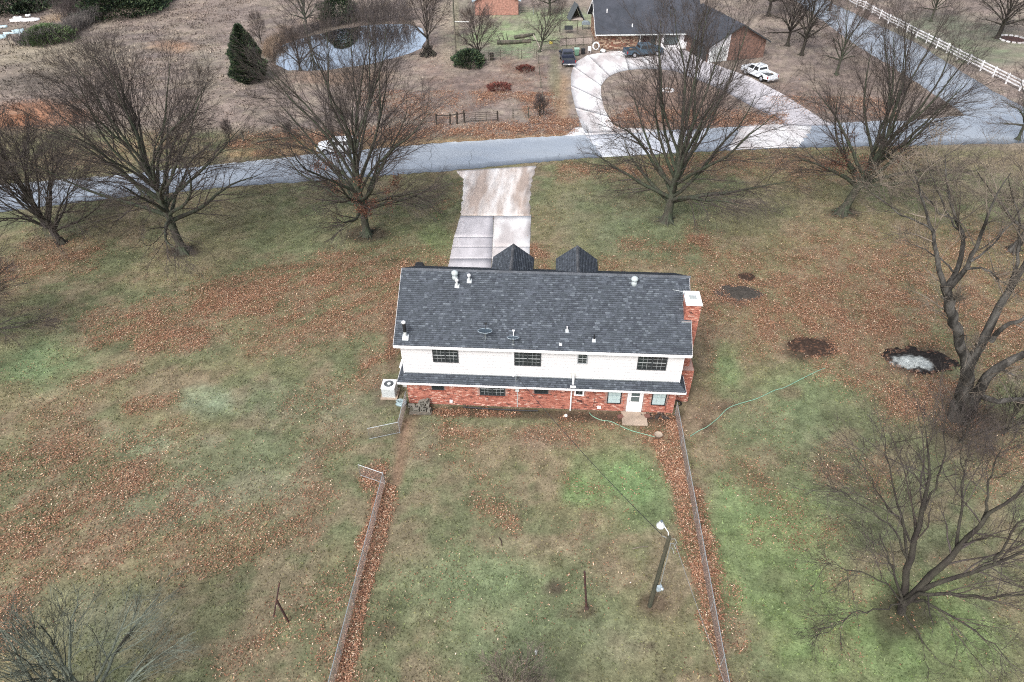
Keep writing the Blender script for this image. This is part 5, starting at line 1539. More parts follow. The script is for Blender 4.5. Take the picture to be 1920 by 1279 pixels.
evergreen('green_bush', 'olive green bush along the old fence line at top left', (92, 76), 2.2, 4.0, 5000, 'shrub', 'dome', GRP, .2, 16, False)
evergreen('dark_bush', 'small dark bush alone in the field at the top left', (52, 22), 1.6, 2.6, 2500, 'shrub', 'dome', EVPAL * .7, .2, 20, False)
for px, rr in (((10, 12), 14), ((60, 2), 12), ((-60, 18), 14)):
    pass
tl = evergreen('distant_trees', 'band of dark distant woods in the top left corner', (15, 10), 4.2, 11, 12000, 'trees', 'dome', EVPAL * .9 + .01, .3, 21, False)
RDP = (RDP * .5 + RDP.mean() * .16)
evergreen('red_shrub', 'rust red leafy shrub in the pasture corner by the neighbour fence', (936, 166), .55, 1.7, 1100, 'shrub', 'dome', RDP, .12, 22, False)
evergreen('red_shrub', 'dull red shrub mound near the pasture fence top', (985, 132), .6, 1.3, 800, 'shrub', 'dome', RDP * .7, .12, 23, False)
# ---- brush pile and logs
def brush_pile(px, rad_, n, label, name, cat, h=1.2):
    rg = np.random.default_rng(8); loc = G(*px); p0 = []; d = []; L = []
    a = rg.uniform(0, 2 * pi, n); r_ = rad_ * rg.uniform(.5, 1.1, n)
    p0 = np.stack([np.cos(a) * r_, np.sin(a) * r_, np.zeros(n)], -1)
    tgt = np.stack([rg.normal(0, .35, n), rg.normal(0, .35, n), h * rg.uniform(.6, 1.2, n)], -1)
    pts, rad = grow(p0, tgt - p0, np.linalg.norm(tgt - p0, axis=1) * 1.15, rg.uniform(.03, .09, n), np.full(n, .02), 3, .08, 0, rg)
    v, q = tubes(pts, rad, 5)
    o = np_mesh(name, v + np.array([loc[0], loc[1], 0]), q, m=M_barkd)
    return tag(o, label, cat, kind=None)
brush_pile((803, 103), 1.45, 110, 'conical pile of dark cut brush at the right end of the pond', 'brush_pile', 'brush pile')
def log(pts_px, r, label, z=.25, name='fallen_log'):
    P_ = [G(a, b, z) for a, b in pts_px]
    mb = MB(); mb.tube(P_, [r] + [r * .9] * (len(P_) - 2) + [r * .6], 8)
    return tag(mb.build(name, M_wood), label, 'log')
log([(932, 80), (960, 79), (995, 77)], .38, 'long thick fallen log lying in the fenced yard')
log([(965, 70), (985, 67), (1002, 63)], .3, 'second fallen log behind the long log')
for i, (a, b) in enumerate((((938, 76), (926, 67)), ((945, 75), (940, 66)), ((952, 75), (947, 64)))):
    A, Bq = G(*a, .3), G(*a, .3) + np.array([-.5 + .1 * i, .2, .9 + .15 * i])
    tag(MB().tube([A, Bq], [.08, .03], 5).build('log_branch', M_barkd), ['broken branch stub at the left end of the log', 'middle broken branch stub on the log', 'right broken branch stub on the log'][i], 'branch')
log([(482, 266), (505, 262), (545, 258)], .1, 'thin fallen branch lying by the sprouting stump', .15, 'fallen_branch')

# ================================================================== VEHICLES
def arch(xc, r, z0, n=7): return [(xc + r * cos(pi - pi * i / (n - 1)), z0 + r * sin(pi - pi * i / (n - 1))) for i in range(n)]
def wheel(parent, x, y, r, w_):
    mb = MB(); mb.lathe([(r * .62, -w_ / 2), (r * .95, -w_ / 2), (r, -w_ * .3), (r, w_ * .3), (r * .95, w_ / 2), (r * .62, w_ / 2)], (0, 0, 0), 18)
    mb.v = [(a[0] + x, a[2] + y, a[1] + r) for a in mb.v]; mb.f = [f[::-1] for f in mb.f]
    wl = mb.build('wheel', M_tyre, parent, smooth=False)
    s = 1 if y > 0 else -1
    mb = MB(); mb.lathe([(r * .63, 0), (r * .6, .02), (r * .25, .03), (r * .1, .035)], (0, 0, 0), 14)
    mb.v = [(a[0] + x, y + s * (w_ / 2 + a[2] + .004), a[1] + r) for a in mb.v]
    mb.build('rim', M_rim, wl)
M_red = mat('tail_red', (.32, .02, .02), .3, .05)
M_lamp = mat('lamp_clear', (.7, .72, .74), .15, .05)
M_cglass = mat('car_glass', (.012, .016, .02), .08, .05, spec=.7)
def pickup(label, loc, rz, col, tail_open=False, name='pickup_truck', L=5.8, two_tone=None, plate=True):
    t = thing(name, label, 'pickup truck', loc, rz)
    m = mat('paint_%03d' % len(MATS), col, .3, .04, 2, spec=.6)
    W_ = .98; xr, xf = -L / 2, L / 2
    ra, fa = xr + 1.25, xf - 1.0; zb, zt = .5, 1.12
    prof = [(xr, zb + .1), (ra - .47, zb)] + arch(ra, .46, zb) + [(ra + .47, zb), (fa - .47, zb)] + arch(fa, .46, zb) + [(fa + .47, zb), (xf, zb + .12), (xf, zt - .12), (xf - .1, zt), (xr, zt)]
    mb = MB()
    for s in (-1, 1):
        mb.prism_y(prof, s * W_ - (.07 if s > 0 else 0), s * W_ + (.07 if s < 0 else 0))
    cr = xr + 2.0
    mb.box(xr + .06, -W_ + .07, .72, cr, W_ - .07, .78)             # bed floor
    mb.box(cr, -W_ + .07, .4, cr + .08, W_ - .07, zt)               # bed front wall
    mb.box(cr + .08, -W_ + .07, .4, xf - .06, W_ - .07, zt - .04)    # cab floor, engine bay
    mb.prism_y([(xf - 1.25, zt - .04), (xf - .04, zt - .06), (xf - .12, zt + .02), (xf - 1.25, zt + .1)], -W_ + .1, W_ - .1)   # hood
    b_ = mb.build('body', m, t, bevel=.025)
    c0, c1, r0, r1 = cr + .05, xf - 1.15, cr + .25, xf - 1.95
    vs = []
    for (x, y, z) in ((c0, W_ - .03, zt - .02), (c1, W_ - .03, zt - .02), (r1, W_ - .2, 1.78), (r0, W_ - .2, 1.78)):
        vs += [(x, -y, z), (x, y, z)]
    mb = MB(); mb.add(vs, [(0, 2, 4, 6), (1, 7, 5, 3), (0, 1, 3, 2), (2, 3, 5, 4), (4, 5, 7, 6), (6, 7, 1, 0)]); mb.build('cab', m, t, bevel=.05)
    def lerp3(a, b, f): return tuple(a[i] + (b[i] - a[i]) * f for i in range(3))
    def glass(nm, q, ins=(.12, .1), off=(0, 0, 0)):
        a, b, c, d = q
        def P_(u, v_): return tuple(np.array(lerp3(lerp3(a, b, u), lerp3(d, c, u), v_)) + np.array(off))
        u, v_ = ins
        k = [P_(u, v_), P_(1 - u, v_), P_(1 - u, 1 - v_), P_(u, 1 - v_)]
        MB().add(k + [tuple(np.array(p) - np.array(off) * .9) for p in k], [(0, 1, 2, 3), (7, 6, 5, 4), (0, 4, 5, 1), (1, 5, 6, 2), (2, 6, 7, 3), (3, 7, 4, 0)]).build(nm, M_cglass, t)
    glass('windshield', (vs[2], vs[3], vs[5], vs[4]), (.07, .08), (.014, 0, .01))
    glass('rear_window', (vs[1], vs[0], vs[6], vs[7]), (.12, .3), (-.014, 0, .008))
    for s, (a, b, c, d) in ((-1, (vs[0], vs[2], vs[4], vs[6])), (1, (vs[1], vs[3], vs[5], vs[7]))):
        m1, m2 = lerp3(a, b, .5), lerp3(d, c, .5)
        glass('side_window', (a, m1, m2, d), (.1, .14), (0, s * .014, .003)); glass('side_window', (m1, b, c, m2), (.06, .14), (0, s * .014, .003))
    tg = MB(); tg.box(xr - .05, -W_ + .08, .6, xr + .03, W_ - .08, zt); tg.build('tailgate', m, t, bevel=.015)
    MB().box(xr - .2, -W_ + .02, .42, xr - .05, W_ - .02, .6).build('rear_bumper', M_rim, t, bevel=.02)
    MB().box(xf - .02, -W_ + .02, .4, xf + .14, W_ - .02, .62).build('front_bumper', M_rim, t, bevel=.02)
    MB().box(xf + .002, -.55, .66, xf + .05, .55, .98).build('grille', M_dark, t)
    if plate: MB().box(xr - .215, -.16, .45, xr - .202, .16, .57).build('licence_plate', M_white, t)
    for s in (-1, 1):
        MB().box(xr - .03, s * W_ - .05 - (.06 if s > 0 else -.0), .72, xr + .1, s * W_ + (.006 if s > 0 else .1), 1.06).build('tail_light', M_red, t)
        MB().box(xf - .1, s * W_ - (.26 if s > 0 else 0), .72, xf + .045, s * W_ + (.0 if s > 0 else .26), .98).build('headlight', M_lamp, t)
        MB().box(c1 - .25, s * (W_ + .11) - .11, 1.12, c1 - .12, s * (W_ + .11) + .11, 1.3).build('mirror', m, t)
        wheel(t, ra, s * (W_ - .12), .4, .26); wheel(t, fa, s * (W_ - .12), .4, .26)
    MB().box(xr + .1, -W_ + .09, .785, cr - .02, W_ - .09, .80).build('bed_liner', M_dark, t)
    MB().box(xr + 1.9, -W_ + .14, .3, xf - .6, W_ - .14, .45).build('chassis', M_black, t)
    return t
gp = lambda a, b: G(a, b)
a, b = gp(1172, 110), gp(1240, 105); c = (a + b) / 2
pickup('blue grey crew cab pickup parked along the brick house front', (c[0], c[1] + .9, .03), math.atan2(b[1] - a[1], b[0] - a[0]) + .02, (.05, .085, .12), L=6.0)
a = gp(1061, 124); pickup('dark navy pickup with empty bed seen from behind, parked on the grass', (a[0] + .2, a[1] + 1.9, 0), R(96), (.022, .028, .05), L=5.2)
a, b = gp(1393, 143), gp(1426, 158); c = (a + b) / 2
pickup('white pickup truck parked on the drive beside the brick garage', (c[0] + 1.2, c[1] + 1.2, .03), math.atan2(a[1] - b[1], a[0] - b[0]), (.72, .76, .8), L=5.6)
def car(label, loc, rz, col, name='parked_car', cat='car', L=4.8):
    t = thing(name, label, cat, loc, rz); m = mat('paint_%03d' % len(MATS), col, .25, .03, 2, spec=.6)
    W_ = .92; xr, xf = -L / 2, L / 2; ra, fa = xr + .95, xf - .95; zb = .32
    prof = [(xr, zb + .15), (ra - .42, zb)] + arch(ra, .4, zb) + [(ra + .42, zb), (fa - .42, zb)] + arch(fa, .4, zb) + [(fa + .42, zb), (xf, zb + .12), (xf, .72), (xf - .3, .9), (xf - 1.2, 1.02), (xr + .3, 1.05), (xr, .95)]
    MB().prism_y(prof, -W_, W_).build('body', m, t, bevel=.06)
    base = [(xr + .12, .98), (xf - 1.1, .98), (xf - 1.95, 1.58), (xr + .75, 1.62)]
    vs = []
    for (x, z), y in zip(base, (W_ - .06, W_ - .06, W_ - .22, W_ - .22)): vs += [(x, -y, z), (x, y, z)]
    MB().add(vs, [(0, 2, 4, 6), (1, 7, 5, 3), (0, 1, 3, 2), (2, 3, 5, 4), (4, 5, 7, 6), (6, 7, 1, 0)]).build('cabin', m, t, bevel=.06)
    def glass(nm, q, ins, off):
        q = [np.array(p) for p in q]
        def P_(u, v_): return (q[0] * (1 - u) + q[1] * u) * (1 - v_) + (q[3] * (1 - u) + q[2] * u) * v_ + np.array(off)
        u, v_ = ins; k = [tuple(P_(u, v_)), tuple(P_(1 - u, v_)), tuple(P_(1 - u, 1 - v_)), tuple(P_(u, 1 - v_))]
        MB().add(k + [tuple(np.array(p) - np.array(off) * .9) for p in k], [(0, 1, 2, 3), (7, 6, 5, 4), (0, 4, 5, 1), (1, 5, 6, 2), (2, 6, 7, 3), (3, 7, 4, 0)]).build(nm, M_cglass, t)
    glass('windshield', (vs[2], vs[3], vs[5], vs[4]), (.07, .08), (.02, 0, .015)); glass('rear_window', (vs[1], vs[0], vs[6], vs[7]), (.1, .15), (-.02, 0, .012))
    for s, (a, b, c, d) in ((-1, (vs[0], vs[2], vs[4], vs[6])), (1, (vs[1], vs[3], vs[5], vs[7]))):
        a, b, c, d = map(np.array, (a, b, c, d)); m1, m2 = a * .5 + b * .5, d * .5 + c * .5
        glass('side_window', (a, m1, m2, d), (.1, .14), (0, s * .018, .004)); glass('side_window', (m1, b, c, m2), (.06, .14), (0, s * .018, .004))
    for s in (-1, 1):
        MB().box(xr - .02, s * W_ - (.3 if s > 0 else -.04), .7, xr + .12, s * W_ + (-.04 if s > 0 else .3), .9).build('tail_light', M_red, t)
        MB().box(xf - .2, s * W_ - (.34 if s > 0 else -.02), .62, xf + .02, s * W_ + (-.02 if s > 0 else .34), .78).build('headlight', M_lamp, t)
        wheel(t, ra, s * (W_ - .09), .33, .22); wheel(t, fa, s * (W_ - .09), .33, .22)
    MB().box(xf - .02, -.5, .42, xf + .02, .5, .6).build('grille', M_dark, t)
    return t
c = gp(634, 288); car('white car parked on the road behind the rust leaved tree', (c[0], c[1] + .6, .02), R(186), (.74, .78, .82))

# ================================================================== NEIGHBOUR'S HOUSE
NA = R(4.5); NO = G(1122, 95)
nh = thing('neighbour_house', 'neighbouring house with dark gable roof, stone front and white siding beyond the circular drive', 'house', (NO[0], NO[1], 0), NA)
M_nroof = mat('neighbour_shingle', (.045, .05, .062), .9, .2, 1.2, .3, 20, spec=.25, col2=(.058, .063, .078))
M_nstone = mat('stone_mortar', (.24, .21, .19), .95, .3, 5)
NW, ND = 15.0, 11.5; ne, nr = 2.85, 6.3
mb = MB(); mb.box(0.02, .3, 0, 6.3, ND, ne); mb.box(6.3, 1.1, 0, 9.2, ND, ne); mb.box(9.2, .3, 0, NW, ND, ne)
for x in (.03,):
    pass
mb.build('wall', M_nstone, nh)
mb = MB(); mb.add([(0.0, .2, ne), (0.0, ND, ne), (0.0, ND / 2, nr - .1), (.12, .2, ne), (.12, ND, ne), (.12, ND / 2, nr - .1)], [(0, 2, 1), (3, 4, 5), (0, 1, 4, 3), (1, 2, 5, 4), (2, 0, 3, 5)])
mb.build('gable', M_white, nh)
MB().box(10.0, .22, .0, NW, .29, ne).build('siding_panel', M_white, nh)
mb = MB()
slab_poly(mb, [(-.7, -.6, ne - .25), (NW + 1.5, -.6, ne - .25), (NW + 1.5, ND / 2, nr), (-.7, ND / 2, nr)], .14)
slab_poly(mb, [(-.7, ND + .6, ne - .25), (NW + 1.5, ND + .6, ne - .25), (NW + 1.5, ND / 2, nr), (-.7, ND / 2, nr)], .14)
nro = mb.build('roof', M_nroof, nh)
MB().box(-.7, -.64, ne - .44, 13.6, -.605, ne - .26).build('fascia', M_steelp, nh)
mb = MB()
for (ya, za, yb, zb) in ((-.6, ne - .25, ND / 2, nr), (ND + .6, ne - .25, ND / 2, nr)):
    mb.add([(-.74, ya, za), (-.74, yb, zb), (-.74, yb, zb - .28), (-.74, ya, za - .28), (-.71, ya, za), (-.71, yb, zb), (-.71, yb, zb - .28), (-.71, ya, za - .28)], [(0, 3, 2, 1), (4, 5, 6, 7), (0, 1, 5, 4), (3, 7, 6, 2)])
mb.build('rake_board', M_white, nh)
# rubble stone facing, each stone proud
mb = MB(); rs = random.Random(4)
def stones(x0, x1, z0, z1, fn):
    z = z0
    while z < z1 - .05:
        h = rs.uniform(.14, .24); x = x0
        while x < x1 - .03:
            w_ = min(rs.uniform(.18, .5), x1 - x); c = [srgb(138, 112, 96), srgb(164, 140, 120), srgb(112, 88, 76), srgb(178, 158, 138), srgb(132, 94, 80)][rs.randrange(5)] * rs.uniform(.75, 1.15)
            fn(x + .01, x + w_ - .01, z + .01, min(z + h, z1) - .01, rs.uniform(.02, .06), c); x += w_
        z += h
stones(.02, 6.25, .05, ne - .3, lambda a, b, c0, c1, d, col: mb.box(a, .3 - d, c0, b, .3, c1, col, 'k'))
stones(.3, ND, .05, ne - .2, lambda a, b, c0, c1, d, col: mb.box(.02 - d, a, c0, .02, b, c1, col, 'r'))
tag(mb.build('stones', M_brickv, nh), kind='stuff')
window(nh, 10.4, 12.6, .7, 2.3, .2, M_dark, M_glassg, (1,), 1, mm=M_dark, fw=.1)
window(nh, 13.6, 14.7, 1.2, 2.3, .2, mat('brown_frame', (.09, .05, .045), .7), mat('brown_glass', (.07, .045, .04), .3), (2,), 1, mm=M_dark, fw=.1)
d_ = MB().box(7.2, 1.0, .05, 8.2, 1.08, 2.15).build('front_door', mat('maroon_door', (.07, .03, .03), .5), nh)
MB().box(8.55, 1.0, .3, 9.1, 1.06, 2.1).build('side_light', M_glassg, nh)
for x in (6.5, 9.3): MB().box(x, .2, 0, x + .14, .34, ne - .25).build('porch_post', M_white, nh)
MB().box(-.02, 3.0, .9, .05, 4.6, 2.4).build('shutter', M_white, nh)
for (x, y, h) in ((1.4, 3.3, .5), (5.2, .7, .45)):
    z = ne - .25 + (y + .6) * (nr - ne + .25) / (ND / 2 + .6)
    mb = MB(); mb.tube([(x, y, z - .05), (x, y, z + h)], .09, 8); mb.build('vent_pipe', M_white, nh)
MB().tube([(11.5, 2.5, 3.5), (11.3, 2.1, 5.6)], .06, 6).build('vent_pipe', M_wood, nh)
mb = MB(); mb.lathe([(.16, 0), (.16, .3), (.05, .36)], (11.3, 2.1, 5.6), 8); mb.build('flue_cap', M_black, nh)

# garage wing turned toward the road
WO = G(1326, 118); WA = R(19)
wg = thing('garage_wing', 'gabled garage wing of the neighbouring house with white door and brick front', 'garage', (WO[0], WO[1], 0), WA)
GW, GD, ge, gr_ = 9.6, 10.5, 2.7, 5.3
mb = MB(); mb.box(.02, .05, 0, GW, GD, ge)
mb.add([(.02, .05, ge), (GW, .05, ge), (GW / 2, .05, gr_ - .15), (.02, .3, ge), (GW, .3, ge), (GW / 2, .3, gr_ - .15)], [(0, 1, 2), (3, 5, 4), (0, 3, 4, 1), (1, 4, 5, 2), (2, 5, 3, 0)])
mb.build('wall', brick_mat('garage_brick', srgb(124, 94, 82), srgb(106, 82, 74), srgb(118, 104, 97), .4, .13), wg)
mb = MB(); mb.add([(.0, .0, 0.02), (3.3, .0, .02), (3.3, .0, ge + 1.55), (0, 0, ge - .05), (.0, .045, .02), (3.3, .045, .02), (3.3, .045, ge + 1.55), (0, .045, ge - .05)], [(0, 1, 2, 3), (7, 6, 5, 4), (0, 4, 5, 1), (1, 5, 6, 2), (2, 6, 7, 3), (3, 7, 4, 0)])
mb.build('white_front', M_white, wg)
gd = MB().box(.3, -.03, .03, 3.0, -.003, 2.2).build('garage_door', M_steelp, wg)
for k in range(3): MB().box(.3, -.04, .5 + k * .55, 3.0, -.031, .53 + k * .55).build('door_joint', M_galv, gd)
mb = MB()
slab_poly(mb, [(-.5, -.5, ge - .25), (-.5, GD + 2, ge - .25), (GW / 2, GD + 2, gr_), (GW / 2, -.5, gr_)], .14)
slab_poly(mb, [(GW + .5, -.5, ge - .25), (GW + .5, GD + 2, ge - .25), (GW / 2, GD + 2, gr_), (GW / 2, -.5, gr_)], .14)
mb.build('roof', M_nroof, wg)
mb = MB()
for x0 in (-.5, GW + .5):
    mb.add([(x0, -.54, ge - .25), (GW / 2, -.54, gr_), (GW / 2, -.54, gr_ - .22), (x0, -.54, ge - .47), (x0, -.505, ge - .25), (GW / 2, -.505, gr_), (GW / 2, -.505, gr_ - .22), (x0, -.505, ge - .47)], [(0, 1, 2, 3), (7, 6, 5, 4), (0, 4, 5, 1), (3, 2, 6, 7)])
mb.build('rake_board', M_dark, wg)
MB().box(-.01, .6, .02, .015, 5.6, 2.3).build('side_door', M_dark, wg)

# yard things by the neighbour
P_ = G(1079, 36)
t = thing('triangular_shed', 'small A frame shed with dark roof left of the neighbouring house', 'shed', P_, R(15))
mb = MB(); slab_poly(mb, [(-1.4, -1.2, .05), (-1.4, 1.2, .05), (0, 1.2, 2.7), (0, -1.2, 2.7)], .08); slab_poly(mb, [(1.4, -1.2, .05), (1.4, 1.2, .05), (0, 1.2, 2.7), (0, -1.2, 2.7)], .08); mb.build('roof', mat('shed_roof', (.08, .09, .1), .9, .3, 3), t)
mb = MB(); mb.add([(-1.2, 1.0, .05), (1.2, 1.0, .05), (0, 1.0, 2.4), (-1.2, 1.06, .05), (1.2, 1.06, .05), (0, 1.06, 2.4)], [(0, 1, 2), (3, 5, 4), (0, 3, 4, 1), (1, 4, 5, 2), (2, 5, 3, 0)]); mb.build('back_wall', M_wood, t)
MB().box(-1.1, -1.0, 0, 1.1, 1.0, .25).build('floor', M_woodp, t)
# pale board ramp / deck wall, boards one by one
A_, B_ = G(1050, 86), G(1112, 82)
t = thing('board_fence', 'low pale wooden board wall left of the neighbouring house corner', 'fence', A_, math.atan2(B_[1] - A_[1], B_[0] - A_[0]))
Lw = float(np.linalg.norm(B_ - A_)); n = int(Lw / .3)
bm_ = None
for i in range(n):
    if bm_ is None:
        o = MB().box(0, 0, .05, .285, .03, 1.05).build('board', M_woodp, t); bm_ = o.data
    else:
        o = bpy.data.objects.new('board', bm_); C.objects.link(o); o.parent = t
    o.location = (i * .3, random.uniform(-.008, .008), 0)
MB().box(0, -.04, 1.06, Lw, .09, 1.1).build('cap_rail', M_wood, t)
P_ = G(1066, 62)
t = thing('swing_frame', 'weathered timber garden swing frame behind the pale board wall', 'swing', P_, R(5))
mb = MB(); mb.tube([(-1.6, 0, 2.0), (1.6, 0, 2.0)], .06, 6); mb.build('top_beam', M_wood, t)
for x in (-1.5, 1.5):
    for y in (-.8, .8): MB().tube([(x, y, 0), (x, 0, 2.0)], .05, 6).build('leg', M_wood, t)
mb = MB(); mb.box(-.7, -.3, .6, .7, .25, .66); mb.box(-.7, .2, .66, .7, .26, 1.15); mb.build('bench', M_dark, t)
P_ = G(1098, 55); t = thing('patio_grill', 'dark lidded grill standing by the side wall of the neighbouring house', 'grill', P_)
mb = MB(); mb.prism_y([(-.7, .8), (.7, .8), (.7, 1.1), (.4, 1.35), (-.4, 1.35), (-.7, 1.1)], -.35, .35); mb.build('lid', mat('grey_lid', (.2, .24, .27), .4), t, bevel=.04)
for x in (-.55, .55):
    for y in (-.25, .25): MB().box(x - .04, y - .04, 0, x + .04, y + .04, .8).build('leg', M_dark, t)
P_ = G(1081, 104); t = thing('wheeled_bin', 'green wheeled rubbish bin beside the navy pickup', 'bin', P_)
mb = MB(); mb.add([(-.3, -.32, .08), (.3, -.32, .08), (.3, .32, .08), (-.3, .32, .08), (-.38, -.4, 1.0), (.38, -.4, 1.0), (.38, .4, 1.0), (-.38, .4, 1.0)], [(0, 3, 2, 1), (4, 5, 6, 7), (0, 1, 5, 4), (1, 2, 6, 5), (2, 3, 7, 6), (3, 0, 4, 7)])
MG = mat('bin_green', (.13, .24, .17), .5, .1); mb.build('body', MG, t, bevel=.02); MB().box(-.41, -.43, 1.0, .41, .45, 1.08).build('lid', mat('bin_lid', (.3, .44, .36), .5, .1), t, bevel=.02)
for x in (-.3, .3): MB().tube([(x - .04, .4, .12), (x + .04, .4, .12)], .12, 10).build('wheel', M_tyre, t)
P_ = G(1093, 101); t = thing('black_bin', 'black plastic bin between the green bin and the white chair', 'bin', P_); MB().lathe([(.28, 0), (.33, .75), (.35, .77), (.3, .74), (.02, .7)], (0, 0, 0), 12).build('bin', M_black, t)
P_ = G(1105, 99); t = thing('garden_chair', 'small white garden chair near the coiled white hose', 'chair', P_)
MB().box(-.25, -.25, .4, .25, .25, .45).build('seat', M_white, t); MB().box(-.25, .2, .45, .25, .25, .9).build('backrest', M_white, t)
for x in (-.22, .22):
    for y in (-.22, .22): MB().box(x - .02, y - .02, 0, x + .02, y + .02, .4).build('leg', M_white, t)
P_ = G(1117, 96); mb = MB(); 
for k, rr in enumerate((.42, .48, .54)): mb.tube([(P_[0] + rr * cos(a * pi / 10), P_[1] + .05 + .05 * k, .75 + 1.15 * rr * sin(a * pi / 10)) for a in range(21)], .04, 5)
tag(mb.build('coiled_hose', M_white), 'white hose coiled on a stand at the neighbouring house corner', 'hose')
P_ = G(1131, 98); t = thing('push_mower', 'small white and dark mower lying near the white hose coil', 'mower', P_)
mb = MB(); mb.prism_y([(-.5, .12), (.4, .12), (.35, .35), (-.2, .5), (-.5, .3)], -.3, .3); mb.build('deck', M_steelp, t, bevel=.03); MB().tube([(-.4, 0, .4), (-1.0, 0, .9)], .03, 5).build('handle', M_dark, t)
for x in (-.4, .35):
    for y in (-.32, .32): MB().tube([(x, y - .03, .13), (x, y + .03, .13)], .13, 10).build('wheel', M_tyre, t)
P_ = G(1033, 82, .0); tag(MB().obox((P_[0], P_[1], .2), .5, .4, .4, .3).build('yellow_box', mat('yellow_box', (.6, .5, .12), .5)), 'small yellow box on the ground by the pale board wall', 'box')
P_ = G(922, 112); t = thing('barrel', 'dark barrel standing at the wire fence by the bushy tree', 'barrel', P_); MB().lathe([(.3, 0), (.33, .25), (.31, .5), (.33, .75), (.3, 1.0), (.25, 1.0)], (0, 0, 0), 12).build('barrel', M_barkd, t)
A_ = G(1016, 97); tag(MB().tube([A_ + [0, 0, .1], V(1000, 65, A_[1] + 1)], .08, 6).build('leaning_board', M_woodp), 'pale pole leaning against the tree in the fenced yard', 'pole')
P_ = G(1252, 170); t = thing('bird_bath', 'thin post with pale stone ring in the middle of the circular drive', 'post', P_)
MB().tube([(0, 0, 0), (0, 0, 1.9)], .05, 6).build('post', M_wood, t)
for k in range(12): 
    a = k * pi / 6; MB().obox((.75 * cos(a), .75 * sin(a), .06), .3, .2, .16, a).build('stone', M_concw, t)
# far brick house at the top edge
P_ = G(928, 29); t = thing('far_house', 'orange brick outbuilding with pale roof at the top edge', 'building', (P_[0], P_[1] + 3.2, 0), R(6))
OB = brick_mat('orange_brick', srgb(166, 122, 108), srgb(152, 110, 98), srgb(164, 144, 134), .42, .14)
mb = MB(); mb.box(-4, -3, 0, 4, 3, 2.6); mb.add([(-4, -3, 2.6), (4, -3, 2.6), (0, -3, 4.4), (-4, 3, 2.6), (4, 3, 2.6), (0, 3, 4.4)], [(0, 1, 2), (3, 5, 4)]); mb.build('wall', OB, t)
mb = MB(); slab_poly(mb, [(-4.5, -3.5, 2.45), (-4.5, 3.5, 2.45), (0, 3.5, 4.6), (0, -3.5, 4.6)], .12); slab_poly(mb, [(4.5, -3.5, 2.45), (4.5, 3.5, 2.45), (0, 3.5, 4.6), (0, -3.5, 4.6)], .12); mb.build('roof', mat('pale_metal_roof', (.45, .55, .62), .4, .1), t)

# ---------------- fences beyond the road
def post_row(name, label, cat, px, h, r, m, rails=(), rail_m=None, rail_r=.04):
    t = thing(name, label, cat)
    P_ = [G(*p) for p in px]; base = None
    for p in P_:
        hh = h * random.uniform(.9, 1.1); MB().tube([(p[0], p[1], -.1), (p[0] + random.uniform(-.08, .08), p[1], hh)], [r, r * .9], 6).build('post', m, t)
    for i in range(len(P_) - 1):
        for z in rails: MB().tube([P_[i] + [0, 0, z], P_[i + 1] + [0, 0, z + random.uniform(-.05, .05)]], rail_r, 5).build('rail', rail_m or m, t)
    return t
t = post_row('pasture_fence', 'dark wooden pasture fence with top rail across the road', 'fence', [(819, 234), (844, 234), (857, 232), (871, 230)], 1.45, .12, mat('dark_post', (.045, .038, .032), .95, .4, 5), (1.2,), None, .06)
# tubular farm gate
a, b = G(871, 230), G(933, 227)
t = thing('farm_gate', 'rusty tubular farm gate in the pasture fence across the road', 'gate')
for z in (.2, .45, .7, .95, 1.2): MB().tube([a + [0, 0, z], b + [0, 0, z]], .03, 5).build('bar', MATS['dark_post'], t)
for f in (.0, .33, .66, 1.0): p = a * (1 - f) + b * f; MB().tube([p + [0, 0, .1], p + [0, 0, 1.3]], .035 if f not in (0, 1.0) else .11, 6).build('upright', MATS['dark_post'], t)
post_row('pasture_fence', 'thin post fence at the corner of the pasture by the grass track', 'fence', [(962, 222), (991, 220), (1018, 215), (1017, 190), (1014, 165), (1011, 140), (1010, 120), (1005, 110)], 1.3, .07, M_wood, (1.1,), M_wood, .025)
post_row('yard_fence', 'thin wire fence at the front of the fenced yard', 'fence', [(916, 114), (938, 112), (958, 112), (971, 110), (978, 110), (1001, 108)], 1.5, .05, M_wood, (.4, .8, 1.2), M_wire, .02)
post_row('yard_fence', 'pale wire fence along the back of the fenced yard', 'fence', [(975, 26), (1000, 27), (1030, 27), (1051, 27), (1070, 27)], 1.5, .05, M_galv, (.4, .8, 1.2, 1.45), M_wire, .02)
post_row('yard_fence', 'wire fence in front of the pale board wall', 'fence', [(1012, 92), (1035, 90), (1062, 88), (1078, 88), (1093, 86)], 1.5, .045, M_wood, (.5, 1.0, 1.4), M_wire, .018)
post_row('field_fence', 'old leaning post fence along the brush line at top left', 'fence', [(20, 86), (42, 84), (62, 82), (85, 80), (105, 80), (135, 66)], 1.6, .08, M_wood, (1.1,), M_wire, .015)
A_ = G(458, 265); tag(MB().tube([A_, V(451, 247, A_[1])], .13, 7).build('fence_post', M_wood), 'lone dark old fence post beside the road bank', 'post')
A_ = G(856, 119); t = thing('utility_pole', 'slim grey pole at the left corner of the fenced yard', 'utility pole', A_)
MB().tube([(0, 0, 0), (0, 0, 9)], [.13, .1], 8).build('pole', M_wood, t); MB().tube([(0, 0, 6.0), (2.2, 0, 6.0)], .05, 5).build('arm', M_steelp, t)

